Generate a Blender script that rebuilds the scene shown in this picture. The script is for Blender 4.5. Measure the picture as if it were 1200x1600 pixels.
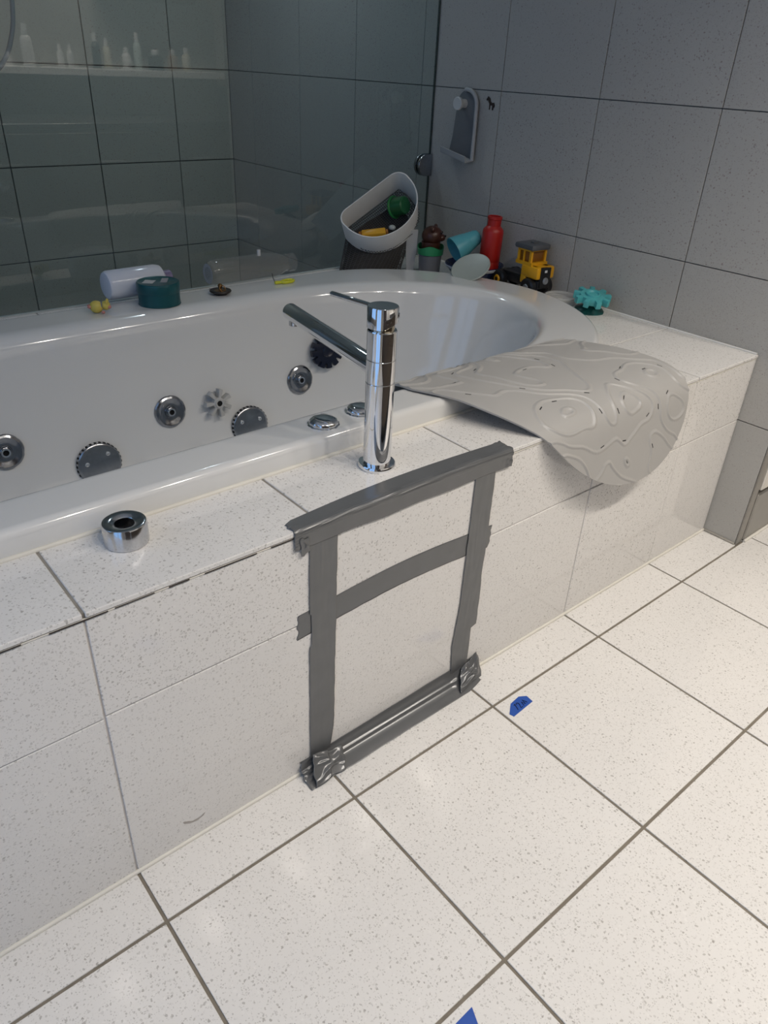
import bpy, bmesh, math, random
from math import sin, cos, pi, radians
from mathutils import Vector, Matrix, noise
random.seed(7)
for o in list(bpy.data.objects): bpy.data.objects.remove(o)
SC = bpy.context.scene
COL = SC.collection

# ---------------------------------------------------------------- camera
cam = bpy.data.cameras.new('camera'); camo = bpy.data.objects.new('camera', cam); COL.objects.link(camo)
cam.sensor_fit = 'VERTICAL'; cam.sensor_height = 24.0; cam.lens = 17.4193; cam.clip_start = 0.02
RX = Vector((0.767038, -0.640179, 0.042698)); RY = Vector((-0.304225, -0.421489, -0.854280)); RZ = Vector((0.564889, 0.642275, -0.518057))
CP = Vector((-0.21628, -0.85932, 1.25019))
camo.matrix_world = Matrix(((RX.x, -RY.x, -RZ.x, CP.x), (RX.y, -RY.y, -RZ.y, CP.y), (RX.z, -RY.z, -RZ.z, CP.z), (0, 0, 0, 1)))
SC.camera = camo

# ---------------------------------------------------------------- world, light, exposure
w = bpy.data.worlds.new('world'); SC.world = w; w.use_nodes = True
w.node_tree.nodes['Background'].inputs[0].default_value = (0.55, 0.7, 1.0, 1); w.node_tree.nodes['Background'].inputs[1].default_value = 0.3
SC.view_settings.view_transform = 'Standard'; SC.view_settings.look = 'None'
SC.view_settings.exposure = -0.34; SC.view_settings.gamma = 1.0; SC.view_settings.use_curve_mapping = False
LAMP_W = 8.6; LAMP_COL = (1.0, 0.925, 0.83)
WINDOW_STRENGTH = 1.35
LAMPS = [(0.13, -1.18), (0.58, -1.18), (1.08, -1.18), (1.55, -1.18), (2.02, -1.18)]
LAMP_GAIN = [0.75, 0.9, 1.0, 1.2, 1.35]
SHOWER_FILL = (1.40, 2.05); SHOWER_W = 3.6; SHOWER_COL = (0.90, 0.95, 1.0)  # extra fill lamp added over the shower to lift its dim walls
CEIL = 2.42

# ---------------------------------------------------------------- key sizes
H = 0.5874       # deck height
RIM = 0.632      # top of the tub rim
XE = 1.9168      # face of the end wall
YG = 1.40        # glass screen
YB = 2.88        # shower back wall
X0, X1, YF = -0.95, 2.80, -1.80

# ================================================================ materials
MATS = {}
def new_mat(name):
    m = bpy.data.materials.new(name); m.use_nodes = True
    nt = m.node_tree; return m, nt, nt.nodes['Principled BSDF']
def pm(name, col, rough=0.5, metal=0.0, var=0.06, scale=30, bump=0.0, coat=0.0, spec=0.5, trans=0.0, sss=0.0):
    if name in MATS: return MATS[name]
    m, nt, b = new_mat(name)
    tc = nt.nodes.new('ShaderNodeTexCoord'); n = nt.nodes.new('ShaderNodeTexNoise')
    n.inputs['Scale'].default_value = scale; n.inputs['Detail'].default_value = 3
    nt.links.new(tc.outputs['Object'], n.inputs['Vector'])
    mx = nt.nodes.new('ShaderNodeMixRGB')
    mx.inputs[1].default_value = (*[c * (1 - var) for c in col], 1); mx.inputs[2].default_value = (*[min(1, c * (1 + var)) for c in col], 1)
    nt.links.new(n.outputs['Fac'], mx.inputs[0]); nt.links.new(mx.outputs[0], b.inputs['Base Color'])
    b.inputs['Roughness'].default_value = rough; b.inputs['Metallic'].default_value = metal
    b.inputs['Coat Weight'].default_value = coat; b.inputs['Coat Roughness'].default_value = 0.05
    b.inputs['Specular IOR Level'].default_value = spec; b.inputs['Transmission Weight'].default_value = trans
    if bump:
        bp = nt.nodes.new('ShaderNodeBump'); bp.inputs['Strength'].default_value = bump; bp.inputs['Distance'].default_value = 0.002
        nt.links.new(n.outputs['Fac'], bp.inputs['Height']); nt.links.new(bp.outputs[0], b.inputs['Normal'])
    MATS[name] = m; return m
def quartz(name, base, fleck, dens, rough, fscale=150, bump=0.008, spec=0.5):
    """engineered stone tile: pale ground, small dark and pale chips, differing from tile to tile"""
    if name in MATS: return MATS[name]
    m, nt, b = new_mat(name); L = nt.links.new; N = nt.nodes.new
    tc = N('ShaderNodeTexCoord'); oi = N('ShaderNodeObjectInfo')
    off = N('ShaderNodeVectorMath'); off.operation = 'MULTIPLY_ADD'
    comb = N('ShaderNodeCombineXYZ')
    for i in range(3): L(oi.outputs['Random'], comb.inputs[i])
    L(comb.outputs[0], off.inputs[0]); off.inputs[1].default_value = (37.1, 19.3, 53.7); L(tc.outputs['Object'], off.inputs[2])
    nz = N('ShaderNodeTexNoise'); nz.inputs['Scale'].default_value = 160; nz.inputs['Detail'].default_value = 1; L(off.outputs[0], nz.inputs['Vector'])
    wob = N('ShaderNodeVectorMath'); wob.operation = 'MULTIPLY_ADD'; L(nz.outputs['Color'], wob.inputs[0]); wob.inputs[1].default_value = (.006, .006, .006); L(off.outputs[0], wob.inputs[2])
    cur = None
    for k, (sc, th, pick, colr, fac) in enumerate([(fscale, 0.32, 1 - dens, fleck, 0.44), (fscale * 1.9, 0.36, 1 - dens * 1.4, fleck, 0.32), (fscale * .8, 0.30, 1 - dens * .7, tuple(min(1, c * 1.12) for c in base), 0.35)]):
        v = N('ShaderNodeTexVoronoi'); v.inputs['Scale'].default_value = sc; L(wob.outputs[0], v.inputs['Vector'])
        a = N('ShaderNodeMath'); a.operation = 'LESS_THAN'; L(v.outputs['Distance'], a.inputs[0]); a.inputs[1].default_value = th
        sep = N('ShaderNodeSeparateColor'); L(v.outputs['Color'], sep.inputs[0])
        p = N('ShaderNodeMath'); p.operation = 'GREATER_THAN'; L(sep.outputs[0], p.inputs[0]); p.inputs[1].default_value = pick
        mu = N('ShaderNodeMath'); mu.operation = 'MULTIPLY'; L(a.outputs[0], mu.inputs[0]); L(p.outputs[0], mu.inputs[1])
        m2 = N('ShaderNodeMath'); m2.operation = 'MULTIPLY'; L(mu.outputs[0], m2.inputs[0]); L(sep.outputs[1], m2.inputs[1])
        m3 = N('ShaderNodeMath'); m3.operation = 'MULTIPLY'; L(m2.outputs[0], m3.inputs[0]); m3.inputs[1].default_value = fac * 1.3; m3.use_clamp = True
        mx = N('ShaderNodeMixRGB'); L(m3.outputs[0], mx.inputs[0])
        if cur is None: mx.inputs[1].default_value = (*base, 1)
        else: L(cur, mx.inputs[1])
        mx.inputs[2].default_value = (*colr, 1); cur = mx.outputs[0]
    big = N('ShaderNodeTexNoise'); big.inputs['Scale'].default_value = 3.0; big.inputs['Detail'].default_value = 4; L(off.outputs[0], big.inputs['Vector'])
    mr = N('ShaderNodeMapRange'); L(big.outputs['Fac'], mr.inputs[0]); mr.inputs[3].default_value = 0.95; mr.inputs[4].default_value = 1.05
    tint = N('ShaderNodeMixRGB'); tint.blend_type = 'MULTIPLY'; tint.inputs[0].default_value = 1; L(cur, tint.inputs[1])
    cc = N('ShaderNodeCombineColor')
    for i in range(3): L(mr.outputs[0], cc.inputs[i])
    L(cc.outputs[0], tint.inputs[2]); L(tint.outputs[0], b.inputs['Base Color'])
    b.inputs['Roughness'].default_value = rough; b.inputs['Specular IOR Level'].default_value = spec
    bp = N('ShaderNodeBump'); bp.inputs['Strength'].default_value = bump; bp.inputs['Distance'].default_value = 0.001
    L(nz.outputs['Fac'], bp.inputs['Height']); L(bp.outputs[0], b.inputs['Normal'])
    MATS[name] = m; return m
def glassy(name, tint, refl_rough=0.0, ior=1.5, boost=1.0, haze=0.0, hazecol=(.8, .8, .8)):
    """clear sheet: tinted see-through mixed with a mirror reflection by Fresnel"""
    if name in MATS: return MATS[name]
    m = bpy.data.materials.new(name); m.use_nodes = True; nt = m.node_tree; nt.nodes.clear(); N = nt.nodes.new; L = nt.links.new
    out = N('ShaderNodeOutputMaterial'); t = N('ShaderNodeBsdfTransparent'); g = N('ShaderNodeBsdfGlossy'); mix = N('ShaderNodeMixShader'); fr = N('ShaderNodeFresnel')
    n = N('ShaderNodeTexNoise'); n.inputs['Scale'].default_value = 6; mc = N('ShaderNodeMixRGB'); L(n.outputs['Fac'], mc.inputs[0])
    mc.inputs[1].default_value = (*[c * .97 for c in tint], 1); mc.inputs[2].default_value = (*tint, 1); L(mc.outputs[0], t.inputs['Color'])
    g.inputs['Roughness'].default_value = refl_rough; fr.inputs['IOR'].default_value = ior
    mm = N('ShaderNodeMath'); mm.operation = 'MULTIPLY'; mm.use_clamp = True; mm.inputs[1].default_value = boost; L(fr.outputs[0], mm.inputs[0])
    gm = N('ShaderNodeNewGeometry'); iv = N('ShaderNodeMath'); iv.operation = 'SUBTRACT'; iv.inputs[0].default_value = 1; L(gm.outputs['Backfacing'], iv.inputs[1]); m0 = N('ShaderNodeMath'); m0.operation = 'MULTIPLY'; L(mm.outputs[0], m0.inputs[0]); L(iv.outputs[0], m0.inputs[1]); L(m0.outputs[0], mix.inputs[0]); L(t.outputs[0], mix.inputs[1]); L(g.outputs[0], mix.inputs[2])
    last = mix.outputs[0]
    if haze:
        d = N('ShaderNodeBsdfDiffuse'); d.inputs['Color'].default_value = (*hazecol, 1); m2 = N('ShaderNodeMixShader'); m2.inputs[0].default_value = haze
        L(last, m2.inputs[1]); L(d.outputs[0], m2.inputs[2]); last = m2.outputs[0]
    L(last, out.inputs['Surface']); MATS[name] = m; return m
def emit(name, col, strength):
    if name in MATS: return MATS[name]
    m = bpy.data.materials.new(name); m.use_nodes = True; nt = m.node_tree; nt.nodes.clear(); N = nt.nodes.new
    out = N('ShaderNodeOutputMaterial'); e = N('ShaderNodeEmission'); e.inputs[0].default_value = (*col, 1); e.inputs[1].default_value = strength
    nt.links.new(e.outputs[0], out.inputs[0]); MATS[name] = m; return m

WHITE_TILE = quartz('white_quartz_tile', (0.76, 0.74, 0.715), (0.22, 0.20, 0.175), 0.42, 0.08)
GREY_TILE = quartz('grey_quartz_tile', (0.445, 0.435, 0.41), (0.17, 0.09, 0.09), 0.30, 0.30)
BEIGE_TILE = quartz('beige_quartz_tile', (0.60, 0.57, 0.49), (0.32, 0.18, 0.15), 0.30, 0.30)
GROUT = pm('floor_grout', (0.20, 0.175, 0.14), 0.95, var=0.35, scale=60, bump=0.4)
GROUT_L = pm('apron_grout', (0.60, 0.57, 0.56), 0.95, var=0.2, scale=40, bump=0.3)
GROUT_W = pm('wall_grout', (0.22, 0.22, 0.22), 0.95, var=0.3, scale=40)
CAULK = pm('white_silicone', (0.73, 0.70, 0.63), 0.5, var=0.12, scale=14)
PAINT = pm('white_paint', (0.80, 0.79, 0.77), 0.7, var=0.02)
WALLP = pm('warm_grey_paint', (0.42, 0.40, 0.37), 0.7, var=0.03)
ACRYLIC = pm('white_acrylic', (0.70, 0.70, 0.69), 0.12, var=0.015, scale=4, coat=0.6)
CHROME = pm('chrome', (0.82, 0.83, 0.85), 0.04, 1.0, var=0.02)
CHROME_R = pm('spotted_chrome', (0.62, 0.63, 0.65), 0.14, 1.0, var=0.12, scale=120, bump=0.05)
CHROME_D = pm('dull_chrome', (0.36, 0.37, 0.39), 0.20, 1.0, var=0.15, scale=90, bump=0.05)
BLACK = pm('black_plastic', (0.012, 0.012, 0.013), 0.35)
DARK = pm('dark_hole', (0.004, 0.004, 0.004), 0.9)
GLASS = glassy('screen_glass', (0.85, 0.925, 0.945), boost=2.0)

# ================================================================ mesh helpers
def finish(me, mat, smooth=None):
    if mat: me.materials.append(mat)
    if smooth is not None:
        for p in me.polygons: p.use_smooth = True
        if smooth < 180: me.set_sharp_from_angle(angle=radians(smooth))
def ob(name, me, parent=None, loc=(0, 0, 0), rot=None):
    o = bpy.data.objects.new(name, me); COL.objects.link(o)
    if parent: o.parent = parent
    o.location = loc
    if rot is not None: o.rotation_euler = rot
    return o
def tag(o, label=None, cat=None, group=None, kind=None):
    if label: o['label'] = label
    if cat: o['category'] = cat
    if group: o['group'] = group
    if kind: o['kind'] = kind
    return o
def thing(name, label, cat, loc=(0, 0, 0), rot=(0, 0, 0), group=None):
    o = bpy.data.objects.new(name, None); o.empty_display_size = 0.03; COL.objects.link(o); o.location = loc
    if isinstance(rot, Matrix): o.rotation_euler = rot.to_euler()
    else: o.rotation_euler = rot
    return tag(o, label, cat, group)
def bm_mesh(bm, mat, smooth=None, name='mesh'):
    bmesh.ops.recalc_face_normals(bm, faces=bm.faces[:]); me = bpy.data.meshes.new(name); bm.to_mesh(me); bm.free(); finish(me, mat, smooth); return me
def pydata(v, f, mat, smooth=None, recalc=True):
    me = bpy.data.meshes.new('mesh'); me.from_pydata([tuple(a) for a in v], [], f); me.update()
    if recalc:
        bm = bmesh.new(); bm.from_mesh(me); bmesh.ops.recalc_face_normals(bm, faces=bm.faces[:]); bm.to_mesh(me); bm.free()
    finish(me, mat, smooth); return me
BOXC = {}
def box_me(sx, sy, sz, mat, bev=0.0, seg=1, smooth=None):
    key = (round(sx, 5), round(sy, 5), round(sz, 5), mat.name, bev, seg, smooth)
    if key in BOXC: return BOXC[key]
    bm = bmesh.new(); bmesh.ops.create_cube(bm, size=1)
    for v in bm.verts: v.co = Vector((v.co.x * sx, v.co.y * sy, v.co.z * sz))
    if bev: bmesh.ops.bevel(bm, geom=bm.edges[:], offset=bev, segments=seg, affect='EDGES', profile=0.5)
    BOXC[key] = bm_mesh(bm, mat, smooth); return BOXC[key]
def box(name, lo, hi, mat, parent=None, bev=0.0, seg=1, smooth=None):
    lo, hi = Vector(lo), Vector(hi); s = hi - lo
    return ob(name, box_me(s.x, s.y, s.z, mat, bev, seg, smooth), parent, (lo + hi) / 2)
def lathe_me(prof, mat, n=40, smooth=35, M=None, closed=False):
    """prof: list of (r,z); r=0 ends are capped to a point"""
    v, f, rings = [], [], []
    for r, z in prof:
        if r < 1e-6: rings.append([len(v)]); v.append(Vector((0, 0, z)))
        else:
            rings.append(list(range(len(v), len(v) + n))); v += [Vector((r * cos(2 * pi * i / n), r * sin(2 * pi * i / n), z)) for i in range(n)]
    pairs = list(zip(rings, rings[1:])) + ([(rings[-1], rings[0])] if closed else [])
    for a, b in pairs:
        for i in range(n):
            j = (i + 1) % n
            if len(a) == 1 and len(b) == 1: continue
            if len(a) == 1: f.append((a[0], b[i], b[j]))
            elif len(b) == 1: f.append((a[i], b[0], a[j]))
            else: f.append((a[i], b[i], b[j], a[j]))
    if M is not None: v = [M @ p for p in v]
    return pydata(v, f, mat, smooth)
def tube_me(pts, r, mat, n=12, closed=False, smooth=60, caps=True):
    pts = [Vector(p) for p in pts]; rr = r if isinstance(r, (list, tuple)) else [r] * len(pts)
    v, f = [], []; up = Vector((0.013, 0.021, 1)); m = len(pts); prev = None
    for k, p in enumerate(pts):
        if closed: t = pts[(k + 1) % m] - pts[k - 1]
        else: t = pts[min(k + 1, m - 1)] - pts[max(k - 1, 0)]
        t.normalize()
        if prev is None:
            a = t.cross(up)
            if a.length < 1e-3: a = t.cross(Vector((1, 0, 0)))
        else: a = prev - t * prev.dot(t)
        a.normalize(); b = t.cross(a); prev = a
        v += [p + (a * cos(2 * pi * i / n) + b * sin(2 * pi * i / n)) * rr[k] for i in range(n)]
    for k in range(m if closed else m - 1):
        k2 = (k + 1) % m
        for i in range(n):
            j = (i + 1) % n; f.append((k * n + i, k * n + j, k2 * n + j, k2 * n + i))
    if caps and not closed: f.append(tuple(range(n - 1, -1, -1))); f.append(tuple(range((m - 1) * n, m * n)))
    return pydata(v, f, mat, smooth)
def prism_me(poly, z0, z1, mat, bev=0.0, smooth=None, M=None, seg=2):
    bm = bmesh.new(); vs = [bm.verts.new((x, y, z0)) for x, y in poly]; fc = bm.faces.new(vs)
    r = bmesh.ops.extrude_face_region(bm, geom=[fc]); 
    for e in r['geom']:
        if isinstance(e, bmesh.types.BMVert): e.co.z = z1
    if bev: 
        bmesh.ops.recalc_face_normals(bm, faces=bm.faces[:])
        ed = [e for e in bm.edges if abs(e.verts[0].co.z - e.verts[1].co.z) < 1e-6]
        bmesh.ops.bevel(bm, geom=ed, offset=bev, segments=seg, affect='EDGES', profile=0.5)
    if M is not None: bm.transform(M)
    return bm_mesh(bm, mat, smooth)
def sheet_me(fn, nu, nv, th, mat, smooth=180):
    """thin solid sheet: fn(u,v)->point, thickness th along -normal"""
    P = [[Vector(fn(i / nu, j / nv)) for j in range(nv + 1)] for i in range(nu + 1)]
    v, f = [], []; W_ = nv + 1
    for i in range(nu + 1): v += P[i]
    base = len(v)
    for i in range(nu + 1):
        for j in range(nv + 1):
            a = P[min(i + 1, nu)][j] - P[max(i - 1, 0)][j]; b = P[i][min(j + 1, nv)] - P[i][max(j - 1, 0)]
            n = a.cross(b); 
            if n.length > 0: n.normalize()
            v.append(P[i][j] - n * th)
    for i in range(nu):
        for j in range(nv):
            q = (i * W_ + j, (i + 1) * W_ + j, (i + 1) * W_ + j + 1, i * W_ + j + 1); f.append(q); f.append(tuple(base + k for k in reversed(q)))
    rim = [(i, 0) for i in range(nu)] + [(nu, j) for j in range(nv)] + [(i, nv) for i in range(nu, 0, -1)] + [(0, j) for j in range(nv, 0, -1)]
    for k in range(len(rim)):
        a, b = rim[k], rim[(k + 1) % len(rim)]; ia, ib = a[0] * W_ + a[1], b[0] * W_ + b[1]; f.append((ib, ia, base + ia, base + ib))
    return pydata(v, f, mat, smooth, recalc=False)
def frame(z, x=None):
    z = Vector(z).normalized(); x = Vector(x) if x is not None else (Vector((0, 0, 1)) if abs(z.z) < 0.9 else Vector((1, 0, 0)))
    x = (x - z * x.dot(z)).normalized(); y = z.cross(x)
    return Matrix(((x.x, y.x, z.x), (x.y, y.y, z.y), (x.z, y.z, z.z)))

# ================================================================ room
def tiles_on(parent, axis, at, us, vs, mat, gap, th=0.009, skip=None, bev=0.0008, sign=-1):
    """grid of single tiles. axis 'z': us=x joints, vs=y joints; 'x': us=y, vs=z; 'y': us=x, vs=z. at = outer face."""
    for u0, u1 in zip(us, us[1:]):
        for v0, v1 in zip(vs, vs[1:]):
            if skip and skip(u0, u1, v0, v1): continue
            a0, a1, b0, b1 = u0 + gap / 2, u1 - gap / 2, v0 + gap / 2, v1 - gap / 2
            lo_, hi_ = sorted((at, at + sign * th))
            if axis == 'z': lo, hi = (a0, b0, lo_), (a1, b1, hi_)
            elif axis == 'x': lo, hi = (lo_, a0, b0), (hi_, a1, b1)
            else: lo, hi = (a0, lo_, b0), (a1, hi_, b1)
            box('tile', lo, hi, mat, parent, bev)

floor = tag(box('floor', (X0, YF, -0.06), (X1, YB, -0.0025), GROUT), kind='structure')
fx = [X0] + [-.8 + .4 * k for k in range(9)] + [X1]
fy = [YF, -1.711, -1.312, -0.912, -0.5128, -0.1136, 0.0]
tiles_on(floor, 'z', 0, [x - 0 for x in fx], fy, WHITE_TILE, 0.006)
def reloc(parent):   # tiles were placed in world space: express them in the parent's space
    for c in parent.children: c.location = c.location - parent.location
reloc(floor)

zr = [0.0, 0.387, 0.785, 1.181, 1.578, 1.975, CEIL]
yr = [-0.108, 0.286, 0.6825, 1.079, 1.4755, 1.872, 2.2685, 2.665, YB]
wr = tag(box('wall_right', (XE + .0085, -0.1075, 0), (XE + 0.03, YB + .05, CEIL), GROUT_W), kind='structure')
tiles_on(wr, 'x', XE, yr, zr, GREY_TILE, 0.0028, sign=1, bev=0.0006); reloc(wr)
wb = tag(box('wall_back', (X0, YB + .0085, 0), (XE + .03, YB + .05, CEIL), GROUT_W), kind='structure')
tiles_on(wb, 'y', YB, [X0] + [-.778 + .399 * k for k in range(7)] + [XE], zr, BEIGE_TILE, 0.005, sign=1); reloc(wb)
# left wall with the window opening over the end of the tub
wl = bpy.data.meshes.new('mesh')
WY0, WY1, WZ0, WZ1 = 0.12, 1.15, 0.80, 2.15
bm = bmesh.new()
for lo, hi in [((YF, 0), (-1.20, CEIL)), ((-1.20, 2.12), (-.10, CEIL)), ((-.10, 0), (WY0, CEIL)), ((WY1, 0), (YB + .05, CEIL)), ((WY0, 0), (WY1, WZ0)), ((WY0, WZ1), (WY1, CEIL))]:
    r = bmesh.ops.create_cube(bm, size=1)
    for v in r['verts']: v.co = Vector((X0 - .05 + v.co.x * .1, (lo[0] + hi[0]) / 2 + v.co.y * (hi[0] - lo[0]), (lo[1] + hi[1]) / 2 + v.co.z * (hi[1] - lo[1])))
tag(ob('wall_left', bm_mesh(bm, WALLP)), kind='structure')
win = thing('window_1', None, None, (X0 - .05, (WY0 + WY1) / 2, (WZ0 + WZ1) / 2)); win['kind'] = 'structure'
hw, hh = (WY1 - WY0) / 2, (WZ1 - WZ0) / 2
bm = bmesh.new()
for c, s in [((0, 0, hh - .025), (.06, 2 * hw, .05)), ((0, 0, -hh + .025), (.06, 2 * hw, .05)), ((0, hw - .025, 0), (.06, .05, 2 * hh - .1)), ((0, -hw + .025, 0), (.06, .05, 2 * hh - .1)), ((0, 0, 0), (.05, .04, 2 * hh - .1))]:
    r = bmesh.ops.create_cube(bm, size=1)
    for v in r['verts']: v.co = Vector((c[0] + v.co.x * s[0], c[1] + v.co.y * s[1], c[2] + v.co.z * s[2]))
ob('window_frame', bm_mesh(bm, PAINT), win)
box('pane', (-.006, -hw + .04, -hh + .04), (.0, hw - .04, hh - .04), emit('daylit_frosted_pane', (0.32, 0.57, 1.0), WINDOW_STRENGTH), win)
tag(box('wall_front', (X0, YF - .05, 0), (X1, YF, CEIL), WALLP), kind='structure')
tag(box('wall_side', (X1, YF, 0), (X1 + .05, 0.5, CEIL), WALLP), kind='structure').name = 'wall_far_right'
tag(box('ceiling', (X0 - .1, YF - .05, CEIL), (X1 + .05, YB + .05, CEIL + .05), PAINT), kind='structure')
gd = thing('added_door_2', None, None, (X0 - .05, -.65, 0)); gd['kind'] = 'structure'  # glazed door added out of view, a blue glow for the chrome to mirror
bm = bmesh.new()
for c, s in [((0, 0, .04), (.05, 1.1, .08)), ((0, 0, 2.09), (.05, 1.1, .06)), ((0, .52, 1.06), (.05, .06, 2.0)), ((0, -.52, 1.06), (.05, .06, 2.0)), ((0, 0, 1.06), (.05, .05, 2.0))]:
    r = bmesh.ops.create_cube(bm, size=1)
    for v in r['verts']: v.co = Vector((c[0] + v.co.x * s[0], c[1] + v.co.y * s[1], c[2] + v.co.z * s[2]))
ob('door_frame', bm_mesh(bm, PAINT), gd)
box('pane', (-.006, -.50, .07), (.0, .50, 2.07), emit('daylit_frosted_pane', None, None), gd)
# dark wooden door added out of view, a dark reflection for the tap
WOODD = pm('dark_door_wood', (0.06, 0.04, 0.026), 0.45, var=0.3, scale=9)
dr = thing('added_door_1', None, None, (-0.30, YF, 0)); dr['kind'] = 'structure'
ob('door_panel', box_me(0.86, .04, 2.05, WOODD, .004), dr, (0, .02, 1.025))
ob('door_handle', tube_me([(0.34, .04, 1.0), (.34, .09, 1.0), (.22, .09, 1.0)], .009, CHROME), dr)
tag(box('trim_1', (-0.81, YF, 0), (-0.735, YF + .05, 2.13), PAINT), kind='structure')
tag(box('trim_2', (0.135, YF, 0), (0.21, YF + .05, 2.13), PAINT), kind='structure')
# metal corner trim and skirt at the free end of the end wall
METAL = pm('satin_steel', (0.34, 0.33, 0.31), 0.32, 0.85, var=0.08)
tag(box('trim_3', (XE - .0015, -0.1125, 0), (XE + .03, -0.1085, CEIL), pm('grey_edge_trim', (0.30, 0.285, 0.26), 0.35, 0.6)), kind='structure')
tag(ob('trim_4', tube_me([(XE - .002, -.107, .003), (XE - .002, -.004, .003)], .004, pm('grey_silicone', (0.36, 0.34, 0.30), .6))), kind='structure')

# ceiling lamps: the row of downlights, plus one added to brighten the shower
for k, (x, y) in enumerate(LAMPS + [SHOWER_FILL]):
    names = ['nearest the window wall', 'second from the window wall', 'middle one of the row', 'second from the cabinet end', 'nearest the cabinet end', 'added to brighten the shower']
    d = thing('ceiling_downlight', 'round recessed ceiling downlight with chrome ring, ' + names[k], 'lamp', (x, y, CEIL), group='ceiling downlights')
    ob('trim_ring', lathe_me([(.040, -.001), (.042, -.007), (.056, -.005), (.058, -.0005)], CHROME, 32), d)
    ob('lamp_face', lathe_me([(0, -.003), (.040, -.003)], emit('lamp_face' if k < 5 else 'shower_fill_face', LAMP_COL if k < 5 else SHOWER_COL, 60.0 if k < 5 else 30.0), 32), d)
    l = bpy.data.lights.new('downlight', 'AREA'); l.shape = 'DISK'; l.size = 0.08; l.energy = LAMP_W * LAMP_GAIN[k] if k < 5 else SHOWER_W; l.color = LAMP_COL if k < 5 else SHOWER_COL; l.spread = radians(125)
    lo = bpy.data.objects.new('downlight', l); COL.objects.link(lo); lo.location = (x, y, CEIL - .012)

# ================================================================ bath surround
sur = thing('bath_surround', 'white speckled quartz tiled box built around the bathtub', 'bath surround', (0.3, 0.7, 0))
SX0 = X0 + .01
def sbox(name, lo, hi, mat, bev=0.0):
    return box(name, Vector(lo) - sur.location, Vector(hi) - sur.location, mat, sur, bev)
bm = bmesh.new()
for lo, hi in [((SX0, .002, .570), (XE - .001, .232, .5856)), ((1.60, .23, .570), (XE - .001, YG + .018, .5856)), ((SX0, 1.205, .570), (1.61, YG + .018, .5856))]:
    r = bmesh.ops.create_cube(bm, size=1)
    for v in r['verts']: v.co = Vector([(lo[i] + hi[i]) / 2 + v.co[i] * (hi[i] - lo[i]) for i in range(3)]) - sur.location
ob('deck_grout', bm_mesh(bm, pm('deck_grout', (.27, .25, .22), .95, var=.3, scale=50, bump=.3)), sur)
# carcass: front, end and back walls behind the tiles, leaving room for the basin
bm = bmesh.new()
for lo, hi in [((SX0, .0022, 0), (XE - .001, .05, .5745)), ((1.66, .05, 0), (XE - .001, YG + .02, .5785)), ((SX0, 1.24, 0), (1.66, YG + .02, .5785)), ((SX0, .05, .55), (1.66, .21, .5785))]:
    r = bmesh.ops.create_cube(bm, size=1)
    for v in r['verts']: v.co = Vector([(lo[i] + hi[i]) / 2 + v.co[i] * (hi[i] - lo[i]) for i in range(3)]) - sur.location
ob('grout_backing', bm_mesh(bm, GROUT_L), sur)
sx = [SX0, -.8, -.4, 0, .4, .8, 1.2, 1.6, XE - .001]
for z0, z1 in [(0.004, .386), (.3885, .5735)]:
    for a, b in zip(sx, sx[1:]):
        g = 0.003
        dy = random.uniform(-.0006, .0006)
        st = -.004 if b < .01 else 0
        sbox('tile', (a + g / 2, 0 + dy, z0 + (st if z0 > .1 else 0)), (b - g / 2, .0087 + dy, z1 + (st if z0 < .1 else 0)), WHITE_TILE, .0012)
for a, b in zip(sx, sx[1:]):
    g = .0045
    y1 = .235 if b <= 1.61 else .2845
    if a >= 1.19 and b <= 1.61: y1 = .262
    sbox('tile', (a + g / 2, -.0025, .5785), (b - g / 2, y1, H), WHITE_TILE, .0012)
    if b > 1.61:
        for y0_, y1_ in [(.2875, .681), (.684, 1.0775), (1.0805, YG + .02)]:
            sbox('tile', (a + g / 2, y0_, .5785), (b - .001, y1_, H), WHITE_TILE, .0012)
    else:
        sbox('tile', (a + g / 2, 1.2, .5785), (b - g / 2, YG + .02, H), WHITE_TILE, .0012)
# white tile-edge strip between deck and apron, with cracked grout
sbox('edge_strip', (SX0, -.0012, .5742), (XE - .001, .0085, .5768), CAULK, .0005)
cr = []
bm = bmesh.new(); x = -0.75
while x < .36:
    ln = random.uniform(.03, .10); z = .5778 + random.uniform(-.0006, .0004); r = bmesh.ops.create_cube(bm, size=1); hgt = random.uniform(.0006, .0015)
    for v in r['verts']: v.co = Vector((x + ln / 2 + v.co.x * ln, -.0012 + v.co.y * .003, z - .0018 + v.co.z * hgt)) - sur.location
    x += ln + random.uniform(.006, .04)
ck = ob('grout_crack', bm_mesh(bm, pm('crack_dirt', (.045, .035, .03), .95)), sur); ck['kind'] = 'stuff'; ck['label'] = 'dark crack in the grout under the deck edge'
scf = ob('scuff_mark', prism_me([(-.022, .008), (-.014, .004), (-.004, -.003), (.010, -.004), (.022, .001), (.018, -.005), (.004, -.009), (-.010, -.005), (-.020, .002)], 0, .0002, pm('grey_scuff', (.40, .37, .34), .8, var=.2), M=frame((0, -1, 0), (1, 0, 0)).to_4x4()), sur, Vector((.115, -.0008, .052)) - sur.location)
scf['label'] = 'faint grey scuff mark low on the apron tile'
# silicone beads
tag(ob('trim_5', tube_me([(SX0, -.001, .003), (XE - .001, -.001, .002)], .0045, CAULK, 8)), kind='structure')
tag(ob('trim_6', tube_me([(XE - .003, 0.003, H + .001), (XE - .003, YG, H + .001)], .0035, pm('clean_silicone', (.8, .79, .76), .4), 8)), kind='structure')

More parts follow.
